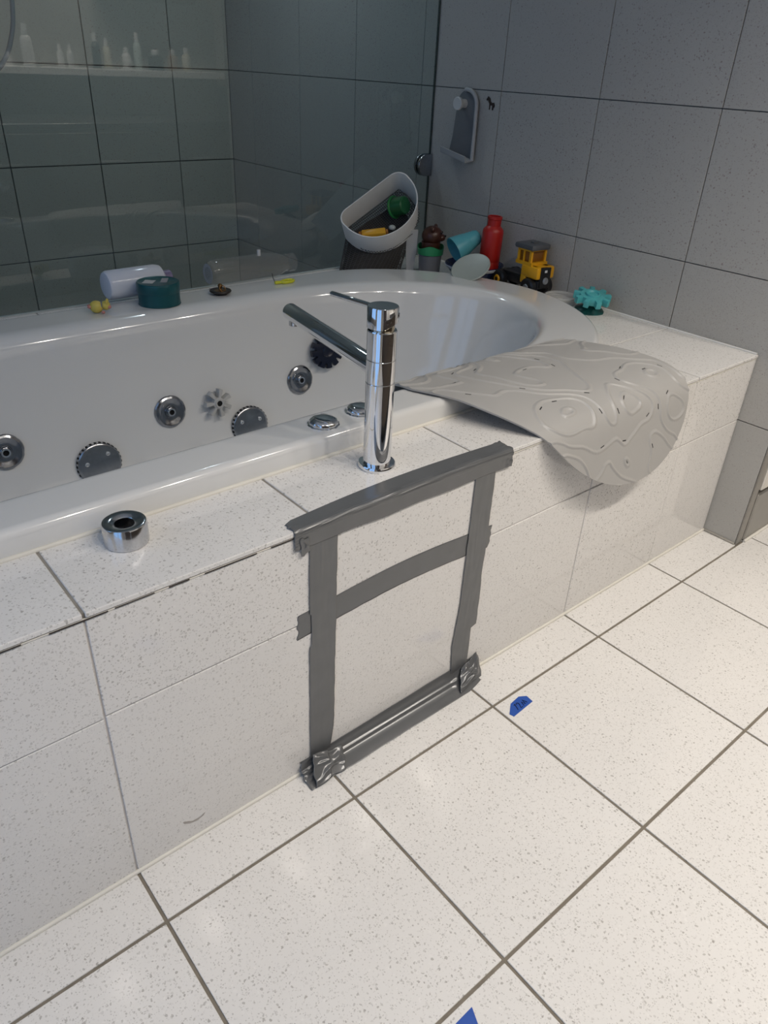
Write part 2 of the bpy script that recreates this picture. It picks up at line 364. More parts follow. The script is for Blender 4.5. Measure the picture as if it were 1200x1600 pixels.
# ================================================================ bathtub
tub = thing('bathtub', 'white oval acrylic whirlpool bathtub with chrome jets', 'bathtub', (0.68, 0.69, 0))
NT = 72; YC_O, YC_I = 0.715, 0.690; TUBX = 0.47
def loop(xr, a, yc, b, z, n=NT, k=12, e=2.0, bf=None):
    ct = lambda t: math.copysign(abs(cos(t)) ** (2 / e), cos(t)) if abs(cos(t)) > 1e-9 else 0.0
    st = lambda t: math.copysign(abs(sin(t)) ** (2 / e), sin(t)) * (bf if (bf is not None and sin(t) < 0) else b)
    xl = 2 * TUBX - xr; pts = []
    for i in range(n + 1):
        t = -pi / 2 + pi * i / n; pts.append(Vector((xr + a * ct(t), yc + st(t), z)))
    for i in range(1, k): pts.append(Vector((xr + (xl - xr) * i / k, yc + b, z)))
    for i in range(n + 1):
        t = pi / 2 + pi * i / n; pts.append(Vector((xl + a * ct(t), yc + st(t), z)))
    for i in range(1, k): pts.append(Vector((xl + (xr - xl) * i / k, yc - (b if bf is None else bf), z)))
    return [p - tub.location for p in pts]
OX, OA, OB, OE = 1.300, .470, .527, 1.85
IX, IA, IB = 1.03, .565, .385
INNER = [(.060, .632), (.05, .632), (.040, .6315), (.030, .6295), (.020, .6255), (.012, .620), (.005, .612), (0, .600), (-.006, .57), (-.016, .50), (-.033, .38), (-.052, .29), (-.075, .235), (-.105, .203), (-.15, .185), (-.22, .179)]
loops = [loop(OX, OA, YC_O, OB, z, e=OE) for z in (.5875, .60, .618)]
loops += [loop(OX, OA - .002, YC_O, OB - .002, .6245, e=OE), loop(OX, OA - .0065, YC_O, OB - .0065, .6295, e=OE), loop(OX, OA - .013, YC_O, OB - .013, .632, e=OE), loop(OX, OA - .017, YC_O, OB - .017, .632, e=OE)]
for off, z in INNER: loops.append(loop(IX, IA + off * (2.0 if off < 0 else 1.0), YC_I, IB + off, z, bf=IB + off * (.5 if off > 0 else 1)))
v = [p for l in loops for p in l]; n = len(loops[0]); f = []
for a in range(len(loops) - 1):
    for i in range(n):
        j = (i + 1) % n; f.append((a * n + i, a * n + j, (a + 1) * n + j, (a + 1) * n + i))
c0 = len(v); v.append(Vector((0, 0, .178)) - Vector((0, 0, 0)));
for i in range(n): f.append(((len(loops) - 1) * n + i, (len(loops) - 1) * n + (i + 1) % n, c0))
shell = ob('tub_shell', pydata(v, f, ACRYLIC, 180), tub)
def wall_y(z):   # back inner face of the basin (straight part)
    for (o0, z0), (o1, z1) in zip(INNER, INNER[1:]):
        if z1 <= z <= z0: 
            t = (z0 - z) / (z0 - z1); return YC_I + IB + o0 + (o1 - o0) * t
TL = tub.location
nrm = Vector((0, -1, .15)).normalized()
def on_tub(name, x, z, me_parts, lift=0.0, spin=0):
    """first mesh is the part, the rest its sub-parts"""
    p = Vector((x, wall_y(z), z)) + nrm * lift - TL; R = frame(nrm).to_euler(); root = None
    for nm, me in me_parts:
        if root is None: root = ob(name, me, tub, p, R)
        else: ob(nm, me, root)
    return root
def ring_pts(r, z, k, a0=0): return [(r * cos(a0 + 2 * pi * i / k), r * sin(a0 + 2 * pi * i / k), z) for i in range(k)]
jet_ring = lathe_me([ (.046, -.002), (.0475, .004), (.045, .009), (.040, .0115), (.034, .010), (.028, .0065), (.022, .005), (.0185, .0055), (.0165, .009), (.0145, .009), (.014, .002)], pm('jet_chrome', (.30, .31, .33), .16, 1.0, var=.12, scale=90), 48)
# scalloped rim
for vv in jet_ring.vertices:
    r = math.hypot(vv.co.x, vv.co.y)
    if r > .038:
        s = 1 - .025 * max(0, cos(7 * math.atan2(vv.co.y, vv.co.x))) ** 3; vv.co.x *= s; vv.co.y *= s
jet_noz = lathe_me([(.014, .002), (.0135, .012), (.0115, .0155), (.0075, .0155), (.0065, .010), (.006, .0)], CHROME, 32)
jet_hole = lathe_me([(0, .006), (.0066, .006)], DARK, 20)
for x in (.158, .610, 1.060, -.29 + 0):
    if x < 0: continue
    r = on_tub('water_jet', x, .36, [('ring', jet_ring), ('nozzle', jet_noz), ('nozzle_hole', jet_hole)])
def suction_me():
    prof = [(0, .0155), (.052, .0155), (.057, .0145), (.0595, .012), (.060, .009), (.060, -.002)]
    return lathe_me(prof, CHROME_D, 56)
suc = suction_me()
slots = bmesh.new()
for i in range(30):
    a = 2 * pi * i / 30; r = bmesh.ops.create_cube(slots, size=1)
    M_ = Matrix.Rotation(a, 4, 'Z') @ Matrix.Translation((.0598, 0, .0065))
    for vv in r['verts']: vv.co = M_ @ Vector((vv.co.x * .003, vv.co.y * .0055, vv.co.z * .0085))
slots = bm_mesh(slots, DARK)
screw = lathe_me([(0, .0155), (.0025, .0158), (.005, .0168), (.0062, .0165), (.0062, .0150)], CHROME, 20)
for x, z, a0 in ((.378, .271, 1.3), (.852, .264, 1.0)):
    r = on_tub('suction_cover', x, z, [('cover', suc), ('side_slots', slots)])
    for k in range(3):
        p = ring_pts(.036, 0, 3, a0)[k]; ob('screw', screw, r, p)
knob = lathe_me([(0, .0135), (.014, .0130), (.022, .0115), (.0275, .0085), (.0295, .0055), (.0295, .002), (.0325, .0), (.0325, -.002)], CHROME, 48)
for vv in knob.vertices:
    r = math.hypot(vv.co.x, vv.co.y)
    if .024 < r < .0325:
        s = 1 - .05 * (0.5 + .5 * cos(12 * math.atan2(vv.co.y, vv.co.x))); vv.co.x *= s; vv.co.y *= s
for x, y in ((.576, .236), (.675, .243)): ob('air_control_knob', knob, tub,  Vector((x, y, RIM + .0005)) - TL)
# silicone around the tub
bead = [p + TL + Vector((0, 0, -.0015)) for p in loop(OX, OA + .002, YC_O, OB + .002, .590, e=OE)]
tag(ob('trim_7', tube_me(bead, .0042, CAULK, 8, closed=True)), kind='structure')

# ================================================================ mixer tap
tap = thing('mixer_tap', 'tall chrome single lever bath mixer tap on the tiled deck', 'tap', (.606, .104, H))
ob('base_ring', lathe_me([(0, 0), (.0355, 0), (.0365, .002), (.0365, .006), (.0345, .009), (.026, .0095)], CHROME, 64), tap)
ob('body', lathe_me([(.0265, .006), (.0265, .1695), (.0258, .1705), (.0258, .1715), (.0265, .1725), (.0265, .2125), (.0258, .2135), (.0258, .2145), (.0265, .2155), (.0265, .2640), (.0255, .2660), (.020, .2662)], CHROME, 64, 12), tap)
ob('neck', lathe_me([(.022, .265), (.022, .285), (0, .285)], pm('aged_chrome', (.55, .5, .40), .1, 1.0), 48), tap)
cap_me = lathe_me([(.0255, .272), (.0275, .2735), (.0275, .3055), (.0265, .3070), (0, .3073)], CHROME, 64)
for vv in cap_me.vertices:      # the lower lip is cut at a slant: higher at the front right
    if vv.co.z < .28: vv.co.z += max(0, (vv.co.x * .75 - vv.co.y * .65)) * .42 - .003
cap = ob('handle_cap', cap_me, tap)
ob('index_dot', lathe_me([(.0, .0015), (.004, .0015), (.0055, .0)], CHROME_D, 16), cap, (.0275 * .68, -.0275 * .73, .292), frame((.68, -.73, 0)).to_euler())
lv0, lv1 = Vector((.002, .020, .2985)), Vector((-.012, .133, .2985))
ob('lever', tube_me([lv0, lv0 + (lv1 - lv0) * .5, lv1 - (lv1 - lv0).normalized() * .002, lv1], [.0048, .0048, .0048, .0038], CHROME, 20), tap)
sp0, sp1 = Vector((-.001, .012, .1925)), Vector((.036, .345, .2060))
dsp = (sp1 - sp0).normalized()
sp = ob('spout', tube_me([sp0, sp0 + (sp1 - sp0) * .5, sp1 - dsp * .004, sp1 - dsp * .001, sp1], [.0175, .0175, .0175, .0165, .0145], CHROME, 40), tap)
ob('aerator', lathe_me([(0, 0), (.0095, 0), (.011, .001), (.011, .016), (.011, .020)], CHROME_R, 32), tap, sp1 - dsp * .020 + Vector((0, 0, -.0245)))

# loose chrome collar
col = thing('chrome_collar', 'loose round chrome pipe collar standing on the white deck', 'collar', (.121, .133, H))
ob('collar_shell', lathe_me([(.0335, 0), (.0345, .001), (.0345, .034), (.0330, .0365), (.0300, .0375), (.0165, .0350), (.0150, .0335), (.0145, .008)], CHROME_R, 56), col)
ob('collar_opening', lathe_me([(0, .012), (.0148, .012)], DARK, 32), col)

# ================================================================ grey bath mat
MATG = pm('grey_rubber_mat', (0.41, 0.40, 0.385), 0.42, var=0.04, scale=12, bump=0.02)
MAT_PROF = [(-.22, .345, .54), (-.16, .338, .590), (-.10, .326, .624), (-.05, .305, .6365), (0, .263, .6385), (.08, .183, .6395), (.16, .104, .634), (.22, .045, .624), (.26, .008, .608), (.29, -.013, .588), (.315, -.024, .566), (.35, -.033, .532), (.40, -.043, .483), (.46, -.053, .424), (.53, -.063, .355)]
def prof_at(s):
    P = MAT_PROF
    if s <= P[0][0]: return Vector((0, P[0][1], P[0][2]))
    for i in range(len(P) - 1):
        if s <= P[i + 1][0] or i == len(P) - 2:
            p0, p1, p2, p3 = P[max(i - 1, 0)], P[i], P[i + 1], P[min(i + 2, len(P) - 1)]
            t = (s - p1[0]) / (p2[0] - p1[0]); out = []
            for k in (1, 2):
                m1 = (p2[k] - p0[k]) / max(1e-6, p2[0] - p0[0]) * (p2[0] - p1[0]); m2 = (p3[k] - p1[k]) / max(1e-6, p3[0] - p1[0]) * (p2[0] - p1[0])
                out.append((2 * t ** 3 - 3 * t ** 2 + 1) * p1[k] + (t ** 3 - 2 * t ** 2 + t) * m1 + (-2 * t ** 3 + 3 * t ** 2) * p2[k] + (t ** 3 - t ** 2) * m2)
            return Vector((0, out[0], out[1]))
MS0, ML, MW = .139, .344, .301
def mat_xs(a, b):   # a,b in [-1,1] square -> across offset and length, rounded outline
    n_ = 2.02
    r = max(abs(a), abs(b)); 
    if r < 1e-6: return 0.0, MS0
    q = (abs(a) ** n_ + abs(b) ** n_) ** (1 / n_); k = r / q
    x_ = a * k * MW; s_ = MS0 + b * k * ML * (1.45 if b < 0 else 1)
    if x_ < 0: x_ *= 1 + .075 * max(0, min(1, (.10 - s_) / .10))
    return x_, s_
def mat_pos(x_, s): 
    p = prof_at(s); p.x = 1.143 + .363 * s + x_
    # droops a little more at its window-side edge
    p.z += -.012 * max(0, -x_ / MW) * max(0, min(1, (s - .05) / .2)) * max(0, 1 - abs(s - .22) / .3)
    return p
def field(x_, s):
    q = Vector((x_ * 5.2 + 3.1, s * 5.2 + 1.7, .37)); return noise.noise(q) * 1.0 + .35 * noise.noise(q * 2.1 + Vector((5, 2, 1)))
def relief(x_, s):
    e = .002; f0 = field(x_, s); gx = (field(x_ + e, s) - f0) / e; gy = (field(x_, s + e) - f0) / e; g = math.hypot(gx, gy) + .35
    lev = 4.6; d = abs(((f0 * lev) % 1.0) - .5) / (lev * g)
    return .0028 * max(0, 1 - (d / .0042) ** 2) ** .8 if d < .0042 else 0.0
NA, NB = 230, 250
P = [[None] * (NB + 1) for _ in range(NA + 1)]; Q = [[None] * (NB + 1) for _ in range(NA + 1)]
for i in range(NA + 1):
    for j in range(NB + 1):
        x_, s = mat_xs(-1 + 2 * i / NA, -1 + 2 * j / NB); Q[i][j] = (x_, s); P[i][j] = mat_pos(x_, s)
v, f = [], []; W_ = NB + 1; low = []
for i in range(NA + 1):
    for j in range(NB + 1):
        a = P[min(i + 1, NA)][j] - P[max(i - 1, 0)][j]; b = P[i][min(j + 1, NB)] - P[i][max(j - 1, 0)]; nn = -a.cross(b)
        nn = nn.normalized() if nn.length > 1e-12 else Vector((0, 0, 1))
        if nn.z < -.2 : nn = -nn
        v.append(P[i][j] + nn * (.0012 + relief(*Q[i][j]))); low.append(P[i][j] - nn * .0028)
base = len(v); v += low
for i in range(NA):
    for j in range(NB):
        q = (i * W_ + j, i * W_ + j + 1, (i + 1) * W_ + j + 1, (i + 1) * W_ + j); f.append(q); f.append(tuple(base + k for k in reversed(q)))
rim = [(i, 0) for i in range(NA)] + [(NA, j) for j in range(NB)] + [(i, NB) for i in range(NA, 0, -1)] + [(0, j) for j in range(NB, 0, -1)]
for k in range(len(rim)):
    a, b = rim[k], rim[(k + 1) % len(rim)]; ia, ib = a[0] * W_ + a[1], b[0] * W_ + b[1]; f.append((ia, ib, base + ib, base + ia))
ml = Vector((1.19, .11, H)); bathmat = thing('bath_mat', 'grey rubber bath mat with wavy contour ridges draped over the tub edge', 'bath mat', ml)
ob('mat_sheet', pydata([p - ml for p in v], f, MATG, 50, recalc=False), bathmat)
# black drain slots set along the contour lines
slot_me = box_me(.0135, .0026, .0016, BLACK, .0003)
rs = random.Random(5); cnt = 0; used = []
while cnt < 26:
    x_, s = rs.uniform(-.27, .27), rs.uniform(-.03, .46)
    if (abs(x_) / MW) ** 2 + (abs(s - MS0) / ML) ** 2 > .8: continue
    if any(math.hypot(x_ - a, s - b) < .05 for a, b in used): continue
    e = .002; f0 = field(x_, s); gx = (field(x_ + e, s) - f0) / e; gy = (field(x_, s + e) - f0) / e
    d = (((f0 * 4.6) % 1.0) - .5) / (4.6 * (math.hypot(gx, gy) + .35))
    if not .0055 < d < .009: continue
    used.append((x_, s)); cnt += 1
    t = Vector((-gy, gx)); t.normalize()
    p = mat_pos(x_, s); p2 = mat_pos(x_ + t.x * .004, s + t.y * .004); p3 = mat_pos(x_ - t.y * .004, s + t.x * .004)
    tx = (p2 - p).normalized(); nn = tx.cross(p3 - p).normalized(); nn = nn if nn.z > -.1 else -nn
    ob('drain_slot', slot_me, bathmat, p + nn * .0009 - ml, frame(nn, tx).to_euler())

# ================================================================ duct tape frame on the apron
TAPE = pm('grey_duct_tape', (0.145, 0.148, 0.152), 0.25, 0.25, var=0.10, scale=25, bump=0.06)
def nz(*p): return noise.noise(Vector(p))
def tape(name, label, fn, nu, nv, th=.0004):
    o = ob(name, sheet_me(fn, nu, nv, th, TAPE)); return tag(o, label, 'tape', 'duct tape strips')
def wr_(u, v, k, amp): return amp * abs(nz(u * 40 + k, v * 6, k)) 
def vert_strip(xa0, xa1, xb0, xb1, z0, z1, k, layer, taper=None):
    def fn(u, v):
        z = z0 + (z1 - z0) * v
        l = xb0 + (xa0 - xb0) * v + .0012 * nz(z * 45, k, 0); r = xb1 + (xa1 - xb1) * v + .0012 * nz(z * 38, k, 4)
        if taper: l, r = taper(z, l, r)
        x = l + (r - l) * u
        fold = .0022 * max(0, 1 - abs(u - .42 - .1 * nz(z * 5, k, 2)) / .05) * max(0, nz(z * 7, k, 9) + .1)
        return (x, -.0008 - layer - fold - .0012 * abs(nz(x * 60, z * 9, k)) , z)
    return fn
tape('duct_tape_strip', 'upright grey duct tape strip at the left of the taped frame', vert_strip(.374, .4345, .371, .429, .012, .566, 1.3, .0016,
     lambda z, l, r: (l + (.004 if .33 < z < .40 else 0), r - (.012 * max(0, (.09 - z) / .09)))), 26, 120)
tape('duct_tape_strip', 'upright grey duct tape strip at the right of the taped frame', vert_strip(.775, .833, .772, .838, .02, .566, 5.1, .0016,
     lambda z, l, r: (l - .010 * max(0, 1 - abs(z - .12) / .12), r - (.016 if z < .150 else 0) - .004 * max(0, 1 - abs(z - .3) / .05))), 26, 120)
def mid(u, v):
    x = .346 + .499 * u; zc = .388 + .014 * sin(pi * u) ** 1.2 - .006 * (1 - u) + .0005; half = .0275
    zz = zc + (v - .5) * 2 * half; xx = x + (.006 * nz(zz * 60, 1, 1) if u < .02 or u > .98 else 0) + (.004 * (v - .5) if u > .97 else 0)
    if u < .012: xx += .004 * abs(v - .5) * 2
    return (xx, -.0006 - .0012 * abs(nz(x * 22, zz * 60, 3)), zz)
tape('duct_tape_strip', 'level grey duct tape strip across the middle of the taped frame', mid, 140, 14)
def top(u, v):   # v: 0 on the deck -> 1 low on the apron
    x = .344 + .534 * u; yb = .036 + .010 * sin(pi * min(1, u * 1.05)) - .006 * (1 - u) ** 3; zl = .551 + .003 * nz(x * 12, 2, 7)
    if u < .03: zl += .0 ; yb -= .006 * (1 - u / .03)
    L1, L2 = yb, H - zl; L = L1 + L2; s = v * L; rr = .007
    if s < L1 - rr: y, z, n_ = yb - s, H + .0012, (0, 1)
    elif s > L1 + rr: y, z, n_ = -.0036, H - (s - L1), (-1, 0)
    else:
        t = (s - L1 + rr) / (2 * rr) * pi / 2; y, z, n_ = rr - .0036 - rr * sin(t) , H + .0012 - rr + rr * cos(t), (-sin(t), cos(t))
    e = max(0, 1 - min(u, 1 - u) / .06)
    q = max(0, 1 - abs(v - .52) / .16); wv = q * (.0030 * (sin(v * 130 + 3 * nz(x * 7, 1, 1)) * .5 + .5)) * (.4 + abs(nz(x * 6, 9, 9)))
    wv += e * .004 * abs(nz(x * 70, v * 9, 5)) * (1 if u > .5 else .5) + .0003
    if u > .96: y += (u - .96) / .04 * .0; 
    return (x + e * .004 * nz(v * 8, 1, u), y + n_[0] * wv, z + n_[1] * wv)
tape('duct_tape_strip', 'grey duct tape strip folded over the deck edge along the top of the frame', top, 170, 60)
def bot(u, v):   # v: 0 up the apron -> 1 out on the floor
    x = .344 + .497 * u; zt = .036 + .012 * u + .004 * nz(x * 9, 4, 4); yo = -.049 + .006 * max(0, (u - .9) / .1) * 2 + .002 * nz(x * 14, 8, 1)
    p0, p1, p2, p3 = Vector((-.0012, zt)), Vector((-.002, .016)), Vector((-.012, .0022)), Vector((yo, .0008))
    t = v; a = (1 - t) ** 3 * p0 + 3 * t * (1 - t) ** 2 * p1 + 3 * t * t * (1 - t) * p2 + t ** 3 * p3
    ridge = .0035 * max(0, 1 - abs(v - .5) / .10) ; e = max(0, 1 - min(u, 1 - u) / .16)
    w_ = ridge * (.5 + .5 * abs(nz(x * 5, 2, 2))) + e * .010 * abs(nz(x * 34 + 2 * v, v * 5, 6)) * min(1, v * 3, (1.02 - v) * 3)
    return (x + e * .010 * nz(v * 5, x * 20, 3), a.x - w_ * .8, a.y + w_ * .75)
tape('duct_tape_strip', 'grey duct tape strip along the floor at the bottom of the frame', bot, 150, 44)
# crumpled torn bits at the two lower corners and the loose tail at the upper left
def crumple(loc, poly_fn, k, amp):
    """torn, creased scrap: ragged outline, a few sharp folds"""
    def fn(u, v):
        uu = u + .10 * nz(v * 2.6 + k, k, 1) * (1 if u > .5 else -1); vv = v + .10 * nz(u * 2.6, k, 5) * (1 if v > .5 else -1)
        p = poly_fn(uu, vv); e = min(u, 1 - u, v, 1 - v)
        b = amp * (1 - abs(nz(u * 1.7 + k, v * 1.3, k)) * 3.2) * .5 + amp * .45 * (1 - abs(nz(u * 1.2 + 2 * v + k, v * 3.1 - u, k + 3)) * 3)
        return p + Vector((0, -1, .8)).normalized() * (max(0, b) * min(1, .15 + e * 4) + .0012)
    return fn
def bil(a, b, c, d): 
    a, b, c, d = map(Vector, (a, b, c, d))
    return lambda u, v: a * (1 - u) * (1 - v) + b * u * (1 - v) + c * u * v + d * (1 - u) * v
o = ob('duct_tape_scrap', sheet_me(crumple(0, bil((.370, -.008, .046), (.446, -.012, .026), (.428, -.048, .004), (.350, -.050, .003)), 2.2, .007), 40, 36, .0004, TAPE))
tag(o, 'crumpled scrap of grey duct tape at the lower left corner of the frame', 'tape', 'duct tape scraps')
o = ob('duct_tape_scrap', sheet_me(crumple(0, bil((.798, -.006, .034), (.850, -.004, .058), (.852, -.026, .003), (.768, -.040, .005)), 7.7, .009), 40, 36, .0004, TAPE))
tag(o, 'crumpled scrap of grey duct tape at the lower right corner of the frame', 'tape', 'duct tape scraps')
o = ob('duct_tape_scrap', sheet_me(crumple(0, bil((.353, -.0046, .572), (.372, -.0052, .570), (.374, -.0045, .541), (.357, -.0045, .535)), 4.4, .003), 14, 20, .0004, TAPE))
tag(o, 'short torn tail of grey duct tape hanging at the upper left corner of the frame', 'tape', 'duct tape scraps')
# blue masking tape on the floor
BLUE = pm('blue_masking_tape', (0.012, 0.075, 0.37), 0.55, var=0.12, scale=60, bump=0.2)
INK = pm('dark_marker_ink', (0.006, 0.012, 0.05), 0.6)
def flat_piece(name, label, poly, th=.0006):
    cx = sum(p[0] for p in poly) / len(poly); cy = sum(p[1] for p in poly) / len(poly)
    t = thing(name, label, 'tape', (cx, cy, 0.0), group='blue masking tape pieces')
    ob('tape_piece', prism_me([(x - cx, y - cy) for x, y in poly], .0002, .0002 + th, BLUE), t); return t
b1 = flat_piece('masking_tape_piece', 'torn blue masking tape with dark handwriting near the taped frame', [(.812, -.154), (.815, -.165), (.850, -.1625), (.885, -.160), (.887, -.140), (.870, -.130), (.838, -.134)])
def stroke(pts): return tube_me([(x, y, .0011) for x, y in pts], .0011, INK, 6)
bx, by = b1.location.x, b1.location.y
for nm, pts in (('handwritten_1', [(.838, -.157), (.8445, -.1405), (.840, -.143)]), ('handwritten_2', [(.8465, -.145), (.850, -.141), (.8535, -.144), (.852, -.150), (.8475, -.1575), (.855, -.1565)]), ('handwritten_n', [(.859, -.1565), (.8615, -.146), (.8655, -.155), (.868, -.143), (.8725, -.154)])):
    o = ob('handwriting', stroke([(x - bx, y - by) for x, y in pts]), b1)
b2 = flat_piece('masking_tape_piece', 'torn blue masking tape corner at the bottom edge of the picture', [(.307, -.529), (.297, -.552), (.288, -.580), (.240, -.575), (.250, -.548), (.271, -.530)])

# ================================================================ glass screen and shower
gs = thing('glass_screen', 'clear frameless glass shower screen standing behind the bathtub', 'glass screen', (.4, YG, H))
ob('pane', box_me(XE - .004 - (-0.9), .008, 1.75, GLASS, 0), gs, ((XE - .004 + -.9) / 2 - .4, .004, .877))
ob('glass_edge', box_me(.003, .008, 1.75, pm('green_glass_edge', (.03, .045, .04), .2), 0), gs, (XE - .003 - .4, .004, .877))
def D_poly(w_, h_): 
    r = h_ / 2; return [(0, -r), (w_ - r, -r)] + [(w_ - r + r * sin(pi * i / 14), -r * cos(pi * i / 14)) for i in range(1, 14)] + [(w_ - r, r), (0, r)]
cl = prism_me([(-x, y) for x, y in D_poly(.066, .076)], 0, .012, CHROME_D, .003, 40)
for sgn in (-1, 1):
    ob('clip', cl, gs, (XE - .002 - .4, -.0005 if sgn < 0 else .0205, .922 - H), (pi / 2, 0, 0))
ob('sill_seal', box_me(XE - .004 + .9, .012, .003, pm('clear_seal', (.5, .52, .5), .3), 0), gs, ((XE - .904) / 2 - .4, .004, .0016))
# shower hose hanging behind the screen
hp = [(.80, 2.62, 1.95), (.86, 2.61, 1.75), (.885, 2.6, 1.60), (.870, 2.6, 1.46), (.8625, 2.6, 1.386), (.8505, 2.6, 1.305), (.817, 2.6, 1.222), (.772, 2.6, 1.162), (.70, 2.6, 1.12), (.60, 2.62, 1.16), (.55, 2.7, 1.3), (.55, 2.84, 1.34)]
hp2 = []
for i in range(len(hp) - 1):
    for k in range(6): hp2.append(Vector(hp[i]).lerp(Vector(hp[i + 1]), k / 6))
for _ in range(6): hp2 = [hp2[0]] + [(hp2[i - 1] + hp2[i] * 2 + hp2[i + 1]) / 4 for i in range(1, len(hp2) - 1)] + [hp2[-1]]
hz = thing('shower_hose', 'grey blue shower hose looping behind the glass at the upper left', 'shower hose', (.55, 2.86, 1.34))
hm = ob('hose', tube_me([p - hz.location for p in hp2], .0085, pm('blue_grey_hose', (.16, .25, .31), .3, .3), 10), hz)
ob('wall_outlet', lathe_me([(0, .0), (.03, 0), (.03, .012), (.014, .016), (.014, .03)], CHROME, 24), hz, (0, .019, 0), (pi / 2, 0, 0))
ob('hand_shower', lathe_me([(.009, -.02), (.012, .06), (.012, .16), (.03, .20), (.045, .22), (0, .225)], CHROME, 24), hz, Vector(hp[0]) - hz.location)

# ================================================================ tall cabinet beside the end wall
cb = thing('tall_cabinet', 'tall white cabinet with dark steel plinth just past the tiled wall', 'cabinet', (2.34, .135, 0))
WCAB = pm('white_lacquer', (.74, .70, .64), .35)
ob('carcass', box_me(.76, .50, 2.2, WCAB, .002), cb, (0, .02, .17 + 1.1))
ob('door', box_me(.372, .018, 2.16, WCAB, .003), cb, (-.19, -.24, .17 + 1.09)); d2 = ob('door', box_me(.372, .018, 2.16, WCAB, .003), cb, (.19, -.24, .17 + 1.09))
ob('handle', tube_me([(.02, -.009, -.1), (.02, -.035, -.1), (.02, -.035, .06), (.02, -.009, .06)], .005, CHROME), d2, (-.17, 0, 0))
ob('plinth', box_me(.77, .46, .168, METAL, .004), cb, (0, -.02, .086))
tag(ob('trim_8', tube_me([(1.953, -.1185, .003), (2.73, -.1185, .003)], .005, pm('plinth_silicone', (.75, .72, .66), .5), 8)), kind='structure')

# ================================================================ wall holder, sticker
GP = pm('grey_holder_plastic', (.17, .175, .185), .42); GPW = pm('pale_grey_knob', (.62, .62, .61), .4)
hd = thing('wall_holder', 'grey plastic suction holder with a ledge and white knob on the tiled wall', 'holder', (XE, 1.22, 1.13))
def yz(poly, t0, t1, mat, bev, smooth=30):   # polygon in (y,z) extruded from the wall towards -x
    M_ = Matrix(((0, 0, -1, 0), (1, 0, 0, 0), (0, 1, 0, 0), (0, 0, 0, 1))); return prism_me(poly, t0, t1, mat, bev, smooth, M_)
arc = [(.0 + .050 * cos(t), .0 + .050 * sin(t)) for t in [pi * i / 16 for i in range(17)]]
outl = [(-a, b) for a, b in arc]    # from -y (right in view) over the top to +y
plate = outl + [(.062, -.10), (.074, -.150), (-.050, -.172)]
ob('back_plate', yz(plate, .004, .012, GP, .002), hd)
rimp = [(-.050, -.172)] + outl[:17] 
ob('raised_rim', tube_me([(-.016, y, z) for y, z in [(-.0495, -.170), (-.0495, -.12), (-.0495, -.06)] + [(a * .985, b * .985) for a, b in outl[:10]]], .0068, pm('light_grey_rim', (.42, .425, .43), .4), 10), hd)
def ledge(u, v):
    y = .078 + (-.128) * u; z0 = -.150 - .022 * u; s = v
    if s < .6: return (-.010 - .040 * s / .6, y, z0 - .004 * s / .6)
    return (-.050 - .004 * (s - .6) / .4, y, z0 - .004 + .020 * (s - .6) / .4)
ob('ledge', sheet_me(ledge, 6, 12, .005, pm('light_grey_rim', None), 40), hd)
ob('suction_knob', lathe_me([(0, .052), (.018, .052), (.0205, .050), (.0205, .041), (.0195, .039), (.014, .038), (.014, .012)], GPW, 40), hd, (0, .012, .006), (0, -pi / 2, 0))
ob('suction_cup', lathe_me([(.02, .0), (.03, .0), (.012, .006)], GPW, 24), hd, (0, 0, 0), (0, -pi / 2, 0))
HORSE = [(-.020, .012), (-.016, .008), (-.011, .011), (-.008, .004), (-.004, .000), (-.004, -.018), (.000, -.018), (.001, -.005), (.010, -.005), (.010, -.019), (.015, -.019), (.016, -.006), (.019, -.012), (.021, -.004), (.018, .004), (.008, .003), (.002, .006), (-.002, .016), (-.008, .020), (-.013, .022), (-.014, .018)]
hs = tag(ob('horse_sticker', yz([(-a, b) for a, b in HORSE], .0002, .0022, pm('dark_brown_foam', (.035, .022, .016), .6), .0004), None, (XE, 1.122, 1.142)), 'tiny dark brown horse shaped sticker on the grey wall tile', 'sticker')

# ================================================================ toys and bottles along the back rim
TEAL = pm('teal_tin_lacquer', (.009, .085, .096), .32, .1, var=.12, scale=20)
tin = thing('round_tin', 'dark teal round tin with two paper labels on the tub rim', 'tin', (.675, 1.168, RIM), (0, 0, .2))
ob('tin_body', lathe_me([(0, 0), (.0575, 0), (.059, .0015), (.0575, .003), (.0580, .006), (.0575, .009), (.0575, .040), (.0583, .0405)], TEAL, 64), tin)
lid = ob('tin_lid', lathe_me([(.0590, .036), (.0595, .037), (.0595, .058), (.0585, .061), (.0560, .0625), (.0545, .0615), (0, .0615)], TEAL, 64), tin)
PAPER = pm('label_paper', (.50, .50, .50), .6, var=.12, scale=160)
ob('paper_label', box_me(.030, .036, .0006, PAPER, 0), lid, (-.022, .010, .0619), (0, 0, -.9)); ob('paper_label', box_me(.018, .046, .0006, pm('grey_label_paper', (.33, .32, .34), .6, var=.3, scale=200), 0), lid, (.020, -.004, .0619), (0, 0, -.75))
WP = pm('glossy_white_plastic', (.66, .68, .74), .18, var=.02)
wbm = thing('white_bottle', 'glossy white plastic bottle lying on its side behind the teal tin', 'bottle', (.655, 1.272, RIM + .041), (0, pi / 2, .05))
ob('bottle_body', lathe_me([(0, -.095), (.028, -.095), (.036, -.092), (.0405, -.085), (.0405, .06), (.037, .075), (.022, .085), (.018, .088)], WP, 48), wbm)
ob('bottle_cap', lathe_me([(.0195, .086), (.0195, .108), (.017, .110), (0, .110)], pm('lilac_cap', (.20, .17, .30), .3), 32), wbm)
